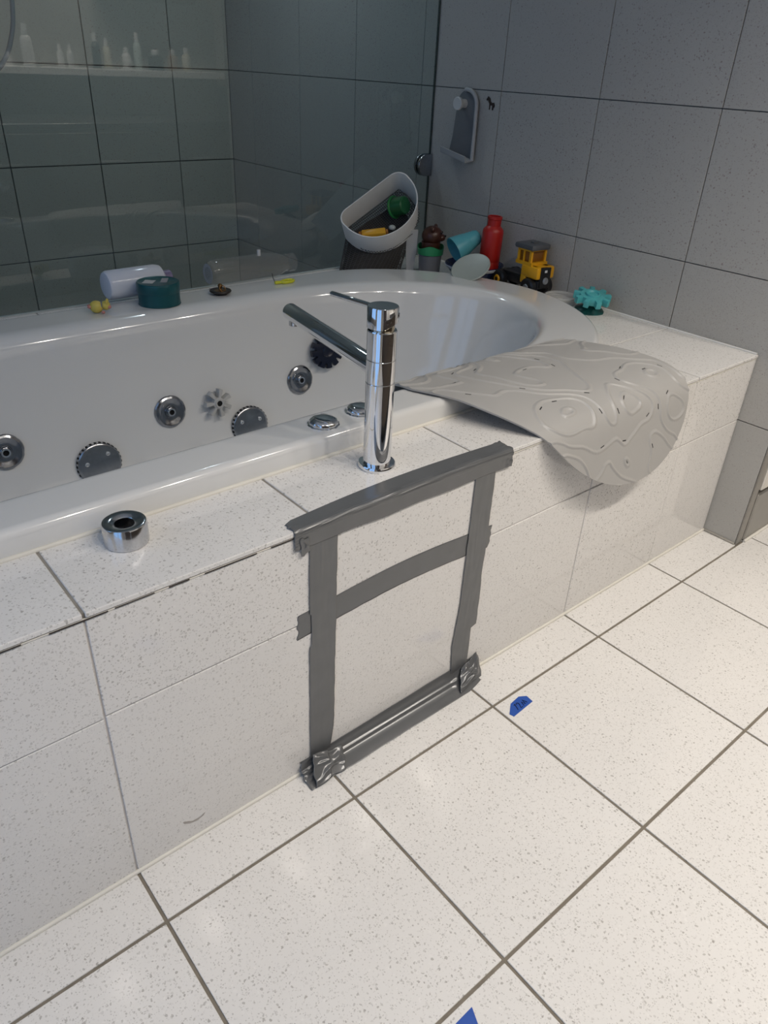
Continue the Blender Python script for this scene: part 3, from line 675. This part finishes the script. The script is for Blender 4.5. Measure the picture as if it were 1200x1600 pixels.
# yellow toy figure
YEL = pm('pale_yellow_rubber', (.62, .50, .10), .4); PNK = pm('pink_rubber', (.55, .22, .18), .45)
yt = thing('rubber_toy', 'tiny pale yellow rubber toy animal lying on the tub rim', 'toy', (.498, 1.165, RIM), (0, 0, -.5))
def blob(sx, sy, sz, mat, n=20):
    bm = bmesh.new(); bmesh.ops.create_uvsphere(bm, u_segments=n, v_segments=n // 2, radius=1)
    for q in bm.verts: q.co = Vector((q.co.x * sx, q.co.y * sy, q.co.z * sz))
    return bm_mesh(bm, mat, 180)
ob('toy_body', blob(.018, .0165, .0165, YEL), yt, (-.006, 0, .0165)); hdm = ob('toy_head', blob(.0125, .013, .0125, YEL), yt, (.018, .004, .0190))
ob('toy_ear', blob(.004, .003, .006, YEL), hdm, (.004, .009, .010)); ob('toy_ear', blob(.004, .003, .006, YEL), hdm, (.004, -.009, .010))
ob('toy_muzzle', blob(.006, .007, .005, PNK), hdm, (.009, -.004, -.003)); ob('toy_collar', lathe_me([(.0095, -.0025), (.0115, 0), (.0095, .0025)], pm('grey_collar', (.18, .2, .23), .5), 20), hdm, (-.010, -.002, 0), (0, pi / 2, 0))
for a, b in ((-.024, .005), (-.022, -.008)): ob('toy_foot', blob(.006, .0045, .0045, PNK), yt, (a, b, .018))
ob('toy_foot', blob(.005, .004, .004, PNK), yt, (.012, -.013, .005))
# bath plug
BR = pm('aged_brass', (.22, .12, .045), .28, .9, var=.25); BRD = pm('brown_black_rubber', (.022, .014, .010), .4, var=.3)
pl = thing('bath_plug', 'dark bath plug with a brass knob lying on the tub rim', 'plug', (.868, 1.165, RIM))
ob('plug_disc', lathe_me([(0, 0), (.020, 0), (.0235, .004), (.031, .007), (.0325, .010), (.031, .0125), (.022, .0115), (0, .0110)], BRD, 48), pl)
ob('brass_plate', lathe_me([(.0, .0125), (.012, .0122), (.0175, .0115), (.018, .0105)], BR, 32), pl)
ob('brass_knob', lathe_me([(.005, .012), (.0035, .016), (.0035, .018), (.0065, .021), (.0072, .0250), (.0055, .029), (.002, .0315), (0, .0317)], BR, 24), pl)
ob('brass_ring', tube_me([(.009 * cos(t) + .002, .004 * sin(t) - .009, .0185 + .0075 * sin(t)) for t in [2 * pi * i / 20 for i in range(20)]], .0014, BR, 8, closed=True), pl)
tag(ob('rubber_stopper', lathe_me([(0, 0), (.006, 0), (.0075, .003), (.007, .009), (.005, .011), (0, .0115)], BLACK, 20), None, (.93, 1.345, H)), 'tiny black rubber stopper on the deck against the glass screen', 'stopper')
# clear bottle on its side
CLEAR = glassy('clear_plastic', (.95, .94, .92), .06, 1.35, 2.4, .11, (.62, .60, .57))
cbt = thing('clear_bottle', 'clear plastic bottle lying on its side on the tub rim', 'bottle', (1.045, 1.262, RIM + .038), (0, pi / 2, .02))
prof = [(0, -.165), (.020, -.165), (.032, -.160), (.038, -.148), (.039, -.13), (.039, .06), (.036, .085), (.029, .105), (.025, .115), (.025, .122), (.028, .126), (.028, .150), (.026, .152)]
ob('bottle_shell', lathe_me(prof, CLEAR, 40), cbt)
ob('pump_stub', lathe_me([(0, 0), (.006, 0), (.006, .018), (0, .018)], pm('white_stub', (.6, .6, .6), .4), 16), cbt, (-.052, 0, .02), (0, pi / 2, 0))
ob('bottle_base', lathe_me([(.0, -.1652), (.012, -.163), (.024, -.1655), (.030, -.1655)], pm('milky_base', (.42, .42, .42), .3), 32), cbt)
LIME = pm('lime_plastic', (.62, .62, .03), .35)
sc = thing('plastic_loop', 'lime yellow plastic loop with a short stem beside the clear bottle', 'toy', (1.095, 1.172, RIM), (0, 0, .15))
ob('loop', tube_me([(.018 + .0245 * cos(t), .0125 * sin(t), .0050) for t in [2 * pi * i / 28 for i in range(28)]], .0042, LIME, 10, closed=True), sc)
ob('stem', tube_me([(-.006, .0, .0052), (-.020, .003, .0062), (-.030, .005, .0060)], [.0045, .0052, .0048], LIME, 10), sc)
ob('wire', tube_me([(-.029, .005, .008), (-.031, .012, .020), (-.033, .014, .034)], .0010, BLACK, 6), sc)

# white toy caddy with net bag
E1, E2, E3 = Vector((.83359, -.17751, .52309)), Vector((.12996, -.85736, -.49805)), Vector((.53688, .48315, -.69161))
CADC = Vector((1.572, 1.250, .808))
MR = Matrix(((E1.x, -E2.x, -E3.x), (E1.y, -E2.y, -E3.y), (E1.z, -E2.z, -E3.z)))   # local x along the flat side, y to the back, z up out of the opening
CADW = pm('white_caddy_plastic', (.80, .79, .77), .28)
cad = thing('toy_caddy', 'tilted white D-shaped bath toy caddy with a grey net bag', 'caddy', CADC, MR)
def D_out(w_, d_, rc, n_=20):
    """flat side at +y, rounded bow at -y, centred"""
    pts = []; y1 = d_ / 2
    for i in range(9):   # right back corner
        t = pi / 2 - (pi / 2) * i / 8; pts.append((w_ / 2 - rc + rc * cos(t), y1 - rc + rc * sin(t)))
    for i in range(1, n_):
        t = pi * i / n_; pts.append((w_ / 2 * cos(t), y1 - rc - (d_ - rc) * sin(t) ** .9))
    for i in range(9):
        t = pi - (pi / 2) * i / 8; pts.append((-w_ / 2 + rc + rc * cos(t), y1 - rc + rc * sin(t)))
    return pts
DO = D_out(.286, .186, .042, 24); NDO = len(DO)
def scale_loop(k, dz, kx=None): return [Vector((x * (kx or k), (y - .01) * k + .01, dz)) for x, y in DO]
rings = [scale_loop(.985, -.095), scale_loop(1, -.097), scale_loop(1.02, -.002), scale_loop(1.015, .0012), scale_loop(.988, .0012), scale_loop(.982, -.002), scale_loop(.955, -.095)]
v = [p for r in rings for p in r]; f = []
for a in range(len(rings)):
    b = (a + 1) % len(rings)
    for i in range(NDO):
        j = (i + 1) % NDO; f.append((a * NDO + i, a * NDO + j, b * NDO + j, b * NDO + i))
ob('caddy_wall', pydata(v, f, CADW, 40), cad)
# net: a real lattice of cords forming the floor of the caddy and the bag hanging straight down
NET = pm('grey_net_cord', (.075, .072, .070), .7)
def cords(lines, r, mat):
    bm = bmesh.new()
    for a, b in lines:
        a, b = Vector(a), Vector(b); d = b - a
        if d.length < 1e-5: continue
        R = frame(d.normalized()).to_4x4(); R.translation = (a + b) / 2
        bmesh.ops.create_cone(bm, cap_ends=False, segments=4, radius1=r, radius2=r, depth=d.length, matrix=R)
    return bm_mesh(bm, mat, 180)
lines = []
def inD(x, y): 
    if y > .083 or abs(x) > .13: return False
    return y > -.10 * math.sqrt(max(0, 1 - (x / .135) ** 2)) + .0
xs = [-.13 + .0075 * i for i in range(36)]; ys = [-.10 + .0075 * i for i in range(25)]
def fl(x, y): return (x, y, -.080 - .018 * max(0, 1 - (x / .14) ** 2) * max(0, 1 - (y / .11) ** 2))
for x in xs:
    col_ = [y for y in ys if inD(x, y)]
    for a, b in zip(col_, col_[1:]): lines.append((fl(x, a), fl(x, b)))
for y in ys:
    row = [x for x in xs if inD(x, y)]
    for a, b in zip(row, row[1:]): lines.append((fl(a, y), fl(b, y)))
nf = ob('net_floor', cords(lines, .0011, NET), cad); nf['kind'] = 'stuff'
# hanging net bag in world terms, converted into the caddy's space
Wi = Matrix.Translation(CADC) @ MR.to_4x4(); Wi = Wi.inverted()
bag_top = [(Matrix.Translation(CADC) @ MR.to_4x4()) @ p for p in scale_loop(.94, -.095)]
bc = Vector((1.545, 1.285, .60))
lay = []
for k in range(17):
    t = k / 16; ring = []
    for p in bag_top:
        tgt = Vector((bc.x + (p.x - 1.60) * .98, bc.y + (p.y - 1.29) * .75, H + .004)); q = p.lerp(tgt, t); q.z = p.z + (tgt.z - p.z) * t
        q.y = min(q.y, YG - .015); ring.append(q)
    lay.append(ring)
lines = []
for a, b in zip(lay, lay[1:]):
    for i in range(0, NDO): lines.append((Wi @ a[i], Wi @ b[i]))
for r in lay:
    for i in range(NDO): lines.append((Wi @ r[i], Wi @ r[(i + 1) % NDO]))
nb = ob('net_bag', cords(lines, .0011, NET), cad); nb['kind'] = 'stuff'
# inner dark lump: toys sagging in the bag seen as one brownish lining
v = [Wi @ (p.lerp(bc + Vector((0, 0, .06)), .10)) for r in lay[2:17:2] for p in r]; f = []
nl = len(lay[2:17:2])
for a in range(nl - 1):
    for i in range(NDO):
        j = (i + 1) % NDO; f.append((a * NDO + i, a * NDO + j, (a + 1) * NDO + j, (a + 1) * NDO + i))
ob('bag_lining', pydata(v, f, pm('brown_grey_mesh_cloth', (.050, .043, .036), .9, var=.55, scale=16), 180), cad)
# flat white bracket reaching down to the deck
bt = Vector((1.668, 1.205, .74)); bb = Vector((1.692, 1.235, H + .001)); 
bx_ = Vector((.80, -.60, 0)).normalized(); bd = (bb - bt).normalized(); bn = bx_.cross(bd).normalized()
bm = bmesh.new()
def quadstrip(): 
    out = []
    for p, wd in ((bt, .020), (bt.lerp(bb, .5), .019), (bb - Vector((0, 0, 0)), .012)):
        for sx_, sn in ((-1, -1), (1, -1), (1, 1), (-1, 1)): out.append(Wi @ (p + bx_ * wd * sx_ + bn * .005 * sn))
    return out
vv_ = quadstrip(); f = [(3, 2, 1, 0), (8, 9, 10, 11)]
for k in (0, 4):
    for i in range(4): f.append((k + i, k + (i + 1) % 4, k + 4 + (i + 1) % 4, k + 4 + i))
ob('bracket', pydata(vv_, f, pm('white_bracket_plastic', (.50, .50, .50), .4)), cad)
# toys lying in the caddy
def in_cad(x, y, z): return (Matrix.Translation(CADC) @ MR.to_4x4()) @ Vector((x, y, z))
yb = thing('toy_block', 'yellow toy block lying in the white caddy', 'toy', in_cad(-.066, -.012, -.062), frame((-.45, -.4, .8), (.767, -.60, .15)))
ob('block', box_me(.086, .026, .024, pm('amber_yellow_plastic', (.70, .36, .02), .35), .004, 2, 40), yb); ob('block_end', box_me(.012, .022, .020, pm('orange_brown_plastic', (.30, .12, .02), .4), .003), yb, (-.048, 0, 0)); ob('block_end', box_me(.010, .018, .018, pm('orange_brown_plastic', None), .003), yb, (.047, 0, 0))
gt = thing('toy_cup', 'dark green toy cup lying in the white caddy', 'toy', in_cad(.070, .008, -.055), MR @ frame((.5, -.7, .55), (1, 0, 0)))
GRN = pm('bottle_green_plastic', (.010, .105, .030), .35)
ob('cup_body', lathe_me([(0, .028), (.026, .028), (.030, .024), (.033, -.02), (.036, -.022), (.036, -.027), (.031, -.027), (.029, .020), (0, .022)], GRN, 36), gt)
ob('cup_lip', lathe_me([(.034, -.020), (.039, -.022), (.039, -.026), (.034, -.028)], pm('mid_green_plastic', (.015, .19, .045), .35), 36, closed=True), gt)
gb = tag(ob('toy_ball', blob(.013, .013, .009, pm('pale_grey_plastic', (.42, .44, .42), .4)), None, in_cad(.000, -.035, -.066)), 'small pale grey toy bit between the yellow block and green cup', 'toy')

# green rimmed cup with brown bear
cup = thing('toy_cup', 'clear grey cup with wavy green band beside the caddy bracket', 'cup', (1.725, 1.165, H))
ob('cup_body', lathe_me([(0, .001), (.036, .001), (.038, .004), (.042, .07), (.043, .085), (.041, .085), (.037, .007), (0, .006)], pm('smoky_grey_plastic', (.17, .175, .19), .25), 40), cup)
n_ = 64; v, f = [], []
for i in range(n_):
    t = 2 * pi * i / n_; wv = .006 * sin(3 * t + 2.3)
    for r, z in ((.0445, .072), (.0465, .073), (.048, .098 + wv), (.0455, .099 + wv)): v.append((r * cos(t), r * sin(t), z))
for i in range(n_):
    j = (i + 1) % n_
    for k in range(4): f.append((i * 4 + k, j * 4 + k, j * 4 + (k + 1) % 4, i * 4 + (k + 1) % 4))
ob('green_band', pydata(v, f, pm('mint_green_plastic', (.03, .27, .11), .4), 40), cup)
BRN = pm('dark_brown_rubber', (.055, .016, .008), .35, var=.2)
br = thing('toy_bear', 'dark brown toy bear head poking out of the green banded cup', 'toy', (1.725, 1.165, H + .085), (0, 0, -.9))
ob('bear_body', lathe_me([(0, -.004), (.030, 0), (.034, .012), (.034, .03), (.0, .034)], BRN, 32), br)
bh = ob('bear_head', blob(.038, .040, .034, BRN, 28), br, (.003, 0, .050))
ob('bear_muzzle', blob(.016, .017, .013, BRN), bh, (.032, .0, -.004)); ob('bear_ear', blob(.007, .011, .011, BRN), bh, (.006, .030, .026)); ob('bear_ear', blob(.007, .011, .011, BRN), bh, (.006, -.030, .026))
ob('bear_nose', blob(.004, .006, .004, DARK), bh, (.047, 0, .002))
for s_ in (-1, 1): ob('bear_eye', blob(.0035, .0035, .0035, DARK), bh, (.033, .014 * s_, .012))

# blue bowl, beaker, red bottle, disc
NAVY = pm('navy_enamel', (.012, .026, .10), .25); 
bo = thing('enamel_bowl', 'navy blue bowl with a pale rim line holding toys in the corner', 'bowl', (1.810, 1.022, H))
ob('bowl_body', lathe_me([(0, .001), (.055, .001), (.062, .004), (.090, .035), (.104, .056), (.1045, .058), (.1015, .058), (.086, .036), (.06, .008), (0, .006)], NAVY, 64), bo)
ob('rim_line', lathe_me([(.0985, .0465), (.1052, .0555), (.1058, .0535), (.0995, .0445)], pm('white_enamel', (.55, .58, .62), .3), 64, closed=True), bo)
AQ = pm('aqua_plastic', (.09, .36, .42), .38)
bk = thing('toy_beaker', 'light blue ribbed toy beaker tipped over in the navy bowl', 'cup', (1.780, 1.045, .712), frame((-.83, .25, -.42), (1, 0, 0)))
pf = [(.012, .078), (.018, .082), (.022, .080)]
prof = [(0, .075), (.016, .075), (.020, .072)] + [(.0215 + (.0015 if k % 2 else 0) + .0011 * k, .068 - .006 * k) for k in range(8)] + [(.034, .012), (.040, -.02), (.041, -.03), (.038, -.03), (.031, .012), (.018, .070), (0, .072)]
AQp = [(r * 1.12, (-z + .02) * 1.0) for r, z in prof]
ob('beaker_body', lathe_me(AQp, AQ, 40), bk)
RED = pm('red_plastic', (.42, .012, .008), .38)
rb = thing('toy_bottle', 'red plastic toy bottle standing in the navy bowl', 'bottle', (1.833, .976, H + .042), (.02, .03, 0))
ob('bottle_body', lathe_me([(0, 0), (.034, 0), (.0365, .003), (.0365, .030), (.0358, .032), (.0365, .034), (.0365, .128), (.0345, .138), (.027, .146), (.0235, .150), (.0235, .170), (.0255, .172), (.0255, .180), (.0225, .1815), (.0205, .180), (.0205, .150), (0, .148)], RED, 48), rb)
dk = thing('pale_disc', 'pale green white round plastic disc leaning against the navy bowl', 'disc', (1.700, .935, .660), frame((-.52, -.10, .85), (0, 0, 1)))
ob('disc', lathe_me([(0, .002), (.060, .002), (.066, .0035), (.068, .002), (.068, -.001), (.066, -.002), (0, -.002)], pm('pale_green_plastic', (.34, .37, .335), .35), 56), dk)

# yellow and black toy truck, nose towards the camera end
YT = pm('truck_yellow', (.72, .36, .012), .32, var=.03); GRY = pm('truck_grey', (.085, .09, .10), .45); AMB = pm('amber_pane', (.22, .085, .01), .25)
TKL = Vector((1.849, .822, H)); tk = thing('toy_truck', 'yellow and black toy truck parked between the tub rim and wall', 'toy truck', TKL, (0, 0, -pi / 2 - .08)); tk.scale = (1.1, 1.1, 1.12)
def tb(name, lo, hi, mat, bev=.003, par=None): return box(name, lo, hi, mat, par or tk, bev, 2, 40)
tb('chassis', (-.092, -.027, .026), (.088, .027, .050), BLACK)
tb('front_grille', (.078, -.021, .030), (.0915, .021, .088), BLACK, .002)
ck_ = tb('hood', (.018, -.036, .058), (.080, .036, .090), YT, .006)
for s_ in (-1, 1):
    tb('fender', (.030, .022 * s_ - .013, .054), (.088, .022 * s_ + .013 + .005 * s_, .090), YT, .006)
    tb('step', (.018, .030 * s_ - .004, .036), (.040, .030 * s_ + .004, .062), YT, .002)
# cab frame: four posts with amber panes between
bm = bmesh.new()
for lo, hi in [((-.010, -.034, .088), (.058, .034, .098)), ((-.006, -.033, .128), (.050, .033, .133))] + [((x0, y0, .096), (x0 + .008, y0 + .008, .130)) for x0 in (-.006, .044) for y0 in (-.033, .025)] + [((.018, y0, .096), (.023, y0 + .006, .130)) for y0 in (-.033, .027)]:
    r = bmesh.ops.create_cube(bm, size=1)
    for q in r['verts']: q.co = Vector([(lo[i] + hi[i]) / 2 + q.co[i] * (hi[i] - lo[i]) for i in range(3)])
ob('cab_frame', bm_mesh(bm, YT), tk)
tb('cab_pane', (-.001, -.029, .098), (.048, .029, .128), AMB, .001)
rf = ob('cab_roof', prism_me([(-.016, -.038), (.058, -.038), (.062, -.030), (.062, .030), (.058, .038), (-.016, .038)], .132, .148, GRY, .005, 40), tk)
tb('beacon', (.020, -.010, .146), (.034, .010, .153), GRY, .002)
wh = lathe_me([(0, .014), (.010, .014), (.011, .012), (.022, .012), (.0275, .008), (.0275, -.008), (.022, -.012), (0, -.012)], BLACK, 28)
hub = lathe_me([(0, .0155), (.004, .0155), (.005, .0145), (.010, .0150), (.0115, .0135)], pm('grey_hub', (.35, .36, .37), .3, .5), 20); hub2 = lathe_me([(.006, .0155), (.011, .0150), (.0125, .0125)], pm('truck_yellow', None), 20)
for x, hb in ((.058, 'g'), (-.070, 'y')):
    for s_ in (-1, 1):
        wheel = ob('wheel', wh, tk, (x, .034 * s_, .0275), (-pi / 2 * s_, 0, 0)); ob('wheel_hub', hub if hb == 'g' else hub2, wheel)
ob('headlamp', lathe_me([(0, .003), (.004, .003), (.005, .005), (.0085, .005), (.0105, .002), (.0105, -.004)], pm('grey_hub', None), 24), tk, (.0915, 0, .050), (0, pi / 2, 0))
ob('badge', box_me(.001, .010, .007, pm('white_badge', (.7, .7, .7), .4)), tk, (.0920, -.002, .078))
tb('flat_bed', (-.066, -.030, .050), (.012, .030, .056), BLACK, .002)

# clear ring lids
RINGM = glassy('clear_ring_plastic', (.93, .93, .92), .05, 1.45, 2.5, .34, (.85, .85, .83))
for k, (z, dx) in enumerate(((0, 0), (.0085, .003), (.017, -.001))):
    lr = thing('jar_ring', ['bottom', 'middle', 'top'][k] + ' clear plastic ring of the stack between truck and aqua gear', 'ring', (1.852 + dx, .655, H + z), group='stack of clear rings')
    ob('ring', lathe_me([(.050, .0), (.054, .0005), (.0555, .004), (.054, .0075), (.050, .008), (.049, .004)], RINGM, 48, closed=True), lr)

# gear toys
def gear_me(r0, r1, th, teeth, mat, sub=6, tw=.5, bev=.0015):
    pts = []
    for k in range(teeth):
        a = 2 * pi * k / teeth; da = 2 * pi / teeth
        for q, r in ((-tw / 2, r0), (-tw / 2 * .80, r1), (-tw / 6, r1 * 1.01), (tw / 6, r1 * 1.01), (tw / 2 * .80, r1), (tw / 2, r0)): pts.append((r * cos(a + q * da), r * sin(a + q * da)))
    return prism_me(pts, -th / 2, th / 2, mat, bev, 30)
TQ = pm('turquoise_plastic', (.075, .40, .42), .42)
g1 = thing('gear_toy', 'turquoise suction gear toy on the deck by the grey wall', 'gear toy', (1.838, .525, H + .048), frame((-.12, -.16, 1), (1, 0, 0)))
ob('gear_wheel', gear_me(.040, .059, .022, 9, TQ), g1); ob('gear_hub', lathe_me([(.0, .012), (.008, .012), (.015, .011), (.019, .016), (.023, .016), (.025, .010)], TQ, 36), g1)
ob('suction_base', lathe_me([(0, -.046), (.046, -.046), (.047, -.043), (.030, -.032), (.014, -.020), (.012, -.008), (0, -.008)], pm('dark_teal_rubber', (.006, .070, .066), .25), 40), g1)
zg = .358; g2 = thing('gear_toy', 'pale grey suction gear toy stuck inside the tub between jets', 'gear toy', Vector((.752, wall_y(zg), zg)) + nrm * .024, frame(nrm, (.3, 0, 1)))
PG = pm('pale_grey_gear', (.46, .455, .44), .45)
ob('gear_wheel', gear_me(.018, .0415, .022, 7, PG, tw=.46), g2); ob('gear_hub', lathe_me([(.0085, .002), (.0085, .0135), (.0125, .0145), (.016, .011)], PG, 28), g2); ob('gear_hole', lathe_me([(0, .0125), (.0085, .0125)], DARK, 20), g2)
ob('suction_base', lathe_me([(0, -.023), (.026, -.023), (.027, -.021), (.014, -.012), (.012, -.004), (0, -.004)], PG, 28), g2)
zg = .440; g3 = thing('gear_toy', 'dark navy suction gear toy inside the tub behind the spout', 'gear toy', Vector((1.155, wall_y(zg) - .002, zg)) + nrm * .030, frame(nrm + Vector((-.12, 0, 0)), (.5, 0, 1)))
NV = pm('dark_navy_plastic', (.004, .007, .022), .35)
ob('gear_wheel', gear_me(.040, .056, .018, 12, NV, tw=.80), g3); ob('gear_hub', lathe_me([(0, .011), (.010, .011), (.016, .014), (.020, .010)], NV, 28), g3)
ob('suction_base', lathe_me([(0, -.029), (.030, -.029), (.031, -.026), (.016, -.014), (.012, -.008), (0, -.008)], NV, 28), g3)

# ================================================================ ledge with bottles behind the photographer (seen mirrored in the glass)
vn = thing('added_vanity', 'dark walnut vanity cabinet added under the ledge as a dark reflection for the chrome tap', 'cabinet', (1.40, -1.48, 0))  # unseen vanity put in so the tap mirrors something dark
ob('vanity_body', box_me(2.40, .60, .74, WOODD, .004), vn, (0, 0, .10 + .37)); ob('vanity_base', box_me(2.3, .5, .10, BLACK, 0), vn, (0, -.02, .05))
ob('vanity_top', box_me(2.42, .62, .03, pm('dark_stone_top', (.05, .047, .045), .3), .004), vn, (0, 0, .855))
for k in range(4): 
    q = ob('drawer_front', box_me(.58, .018, .70, WOODD, .003), vn, (-.90 + .60 * k, .309, .47)); ob('handle', tube_me([(-.08, .009, .2), (-.08, .03, .2), (.08, .03, .2), (.08, .009, .2)], .005, CHROME), q)
ld = tag(box('vanity_ledge', (0.9, -1.80, 1.095), (2.75, -1.60, 1.135), pm('white_ledge', (.88, .87, .85), .3), None, .003), 'long white wall ledge carrying toiletries, mirrored in the glass', 'ledge')
cols = {'w': (.8, .8, .78), 'g': (.6, .7, .66), 'k': (.03, .03, .035), 'b': (.5, .36, .24), 'y': (.8, .76, .6), 'p': (.55, .35, .35)}
items = [(1.03, .022, .16, 'w'), (1.37, .025, .07, 'w'), (1.49, .034, .215, 'w'), (1.68, .020, .12, 'w'), (1.74, .020, .12, 'w'), (1.905, .026, .19, 'k'), (1.975, .024, .165, 'y'), (2.10, .028, .12, 'w'), (2.18, .026, .205, 'g'), (2.30, .050, .115, 'k'), (2.42, .035, .12, 'b'), (2.52, .030, .135, 'y')]
adj = {'w': 'white', 'g': 'green grey', 'k': 'black', 'b': 'brown', 'y': 'cream', 'p': 'pink'}
for k, (x, r, h, c) in enumerate(items):
    t = thing('toiletry_bottle', adj[c] + ' toiletry bottle, ' + ['first', 'second', 'third', 'fourth', 'fifth', 'sixth', 'seventh', 'eighth', 'ninth', 'tenth', 'eleventh', 'last'][k] + ' from the left in the glass reflection', 'bottle', (x, -1.70, 1.135), group='toiletries on the ledge')
    ob('bottle_body', lathe_me([(0, 0), (r * .95, 0), (r, .003), (r, h * .62), (r * .8, h * .70), (r * .45, h * .74), (r * .45, h * .78)], pm('toiletry_' + adj[c].replace(' ', '_'), cols[c], .25), 24), t)
    ob('bottle_cap', lathe_me([(r * .5, h * .76), (r * .5, h * .97), (r * .45, h), (0, h)], pm('toiletry_cap_white', (.85, .85, .83), .25), 20), t)
wcab = thing('wall_shelf_box', 'dark maroon box shelf on the wall above the toiletries', 'shelf', (2.28, -1.72, 1.62))
ob('shelf_body', box_me(.62, .16, .22, pm('dark_maroon_paint', (.06, .018, .016), .4), .004), wcab); ob('shelf_lip', box_me(.60, .01, .02, pm('dark_maroon_lip', (.09, .03, .026), .4), .002), wcab, (0, .084, -.09))
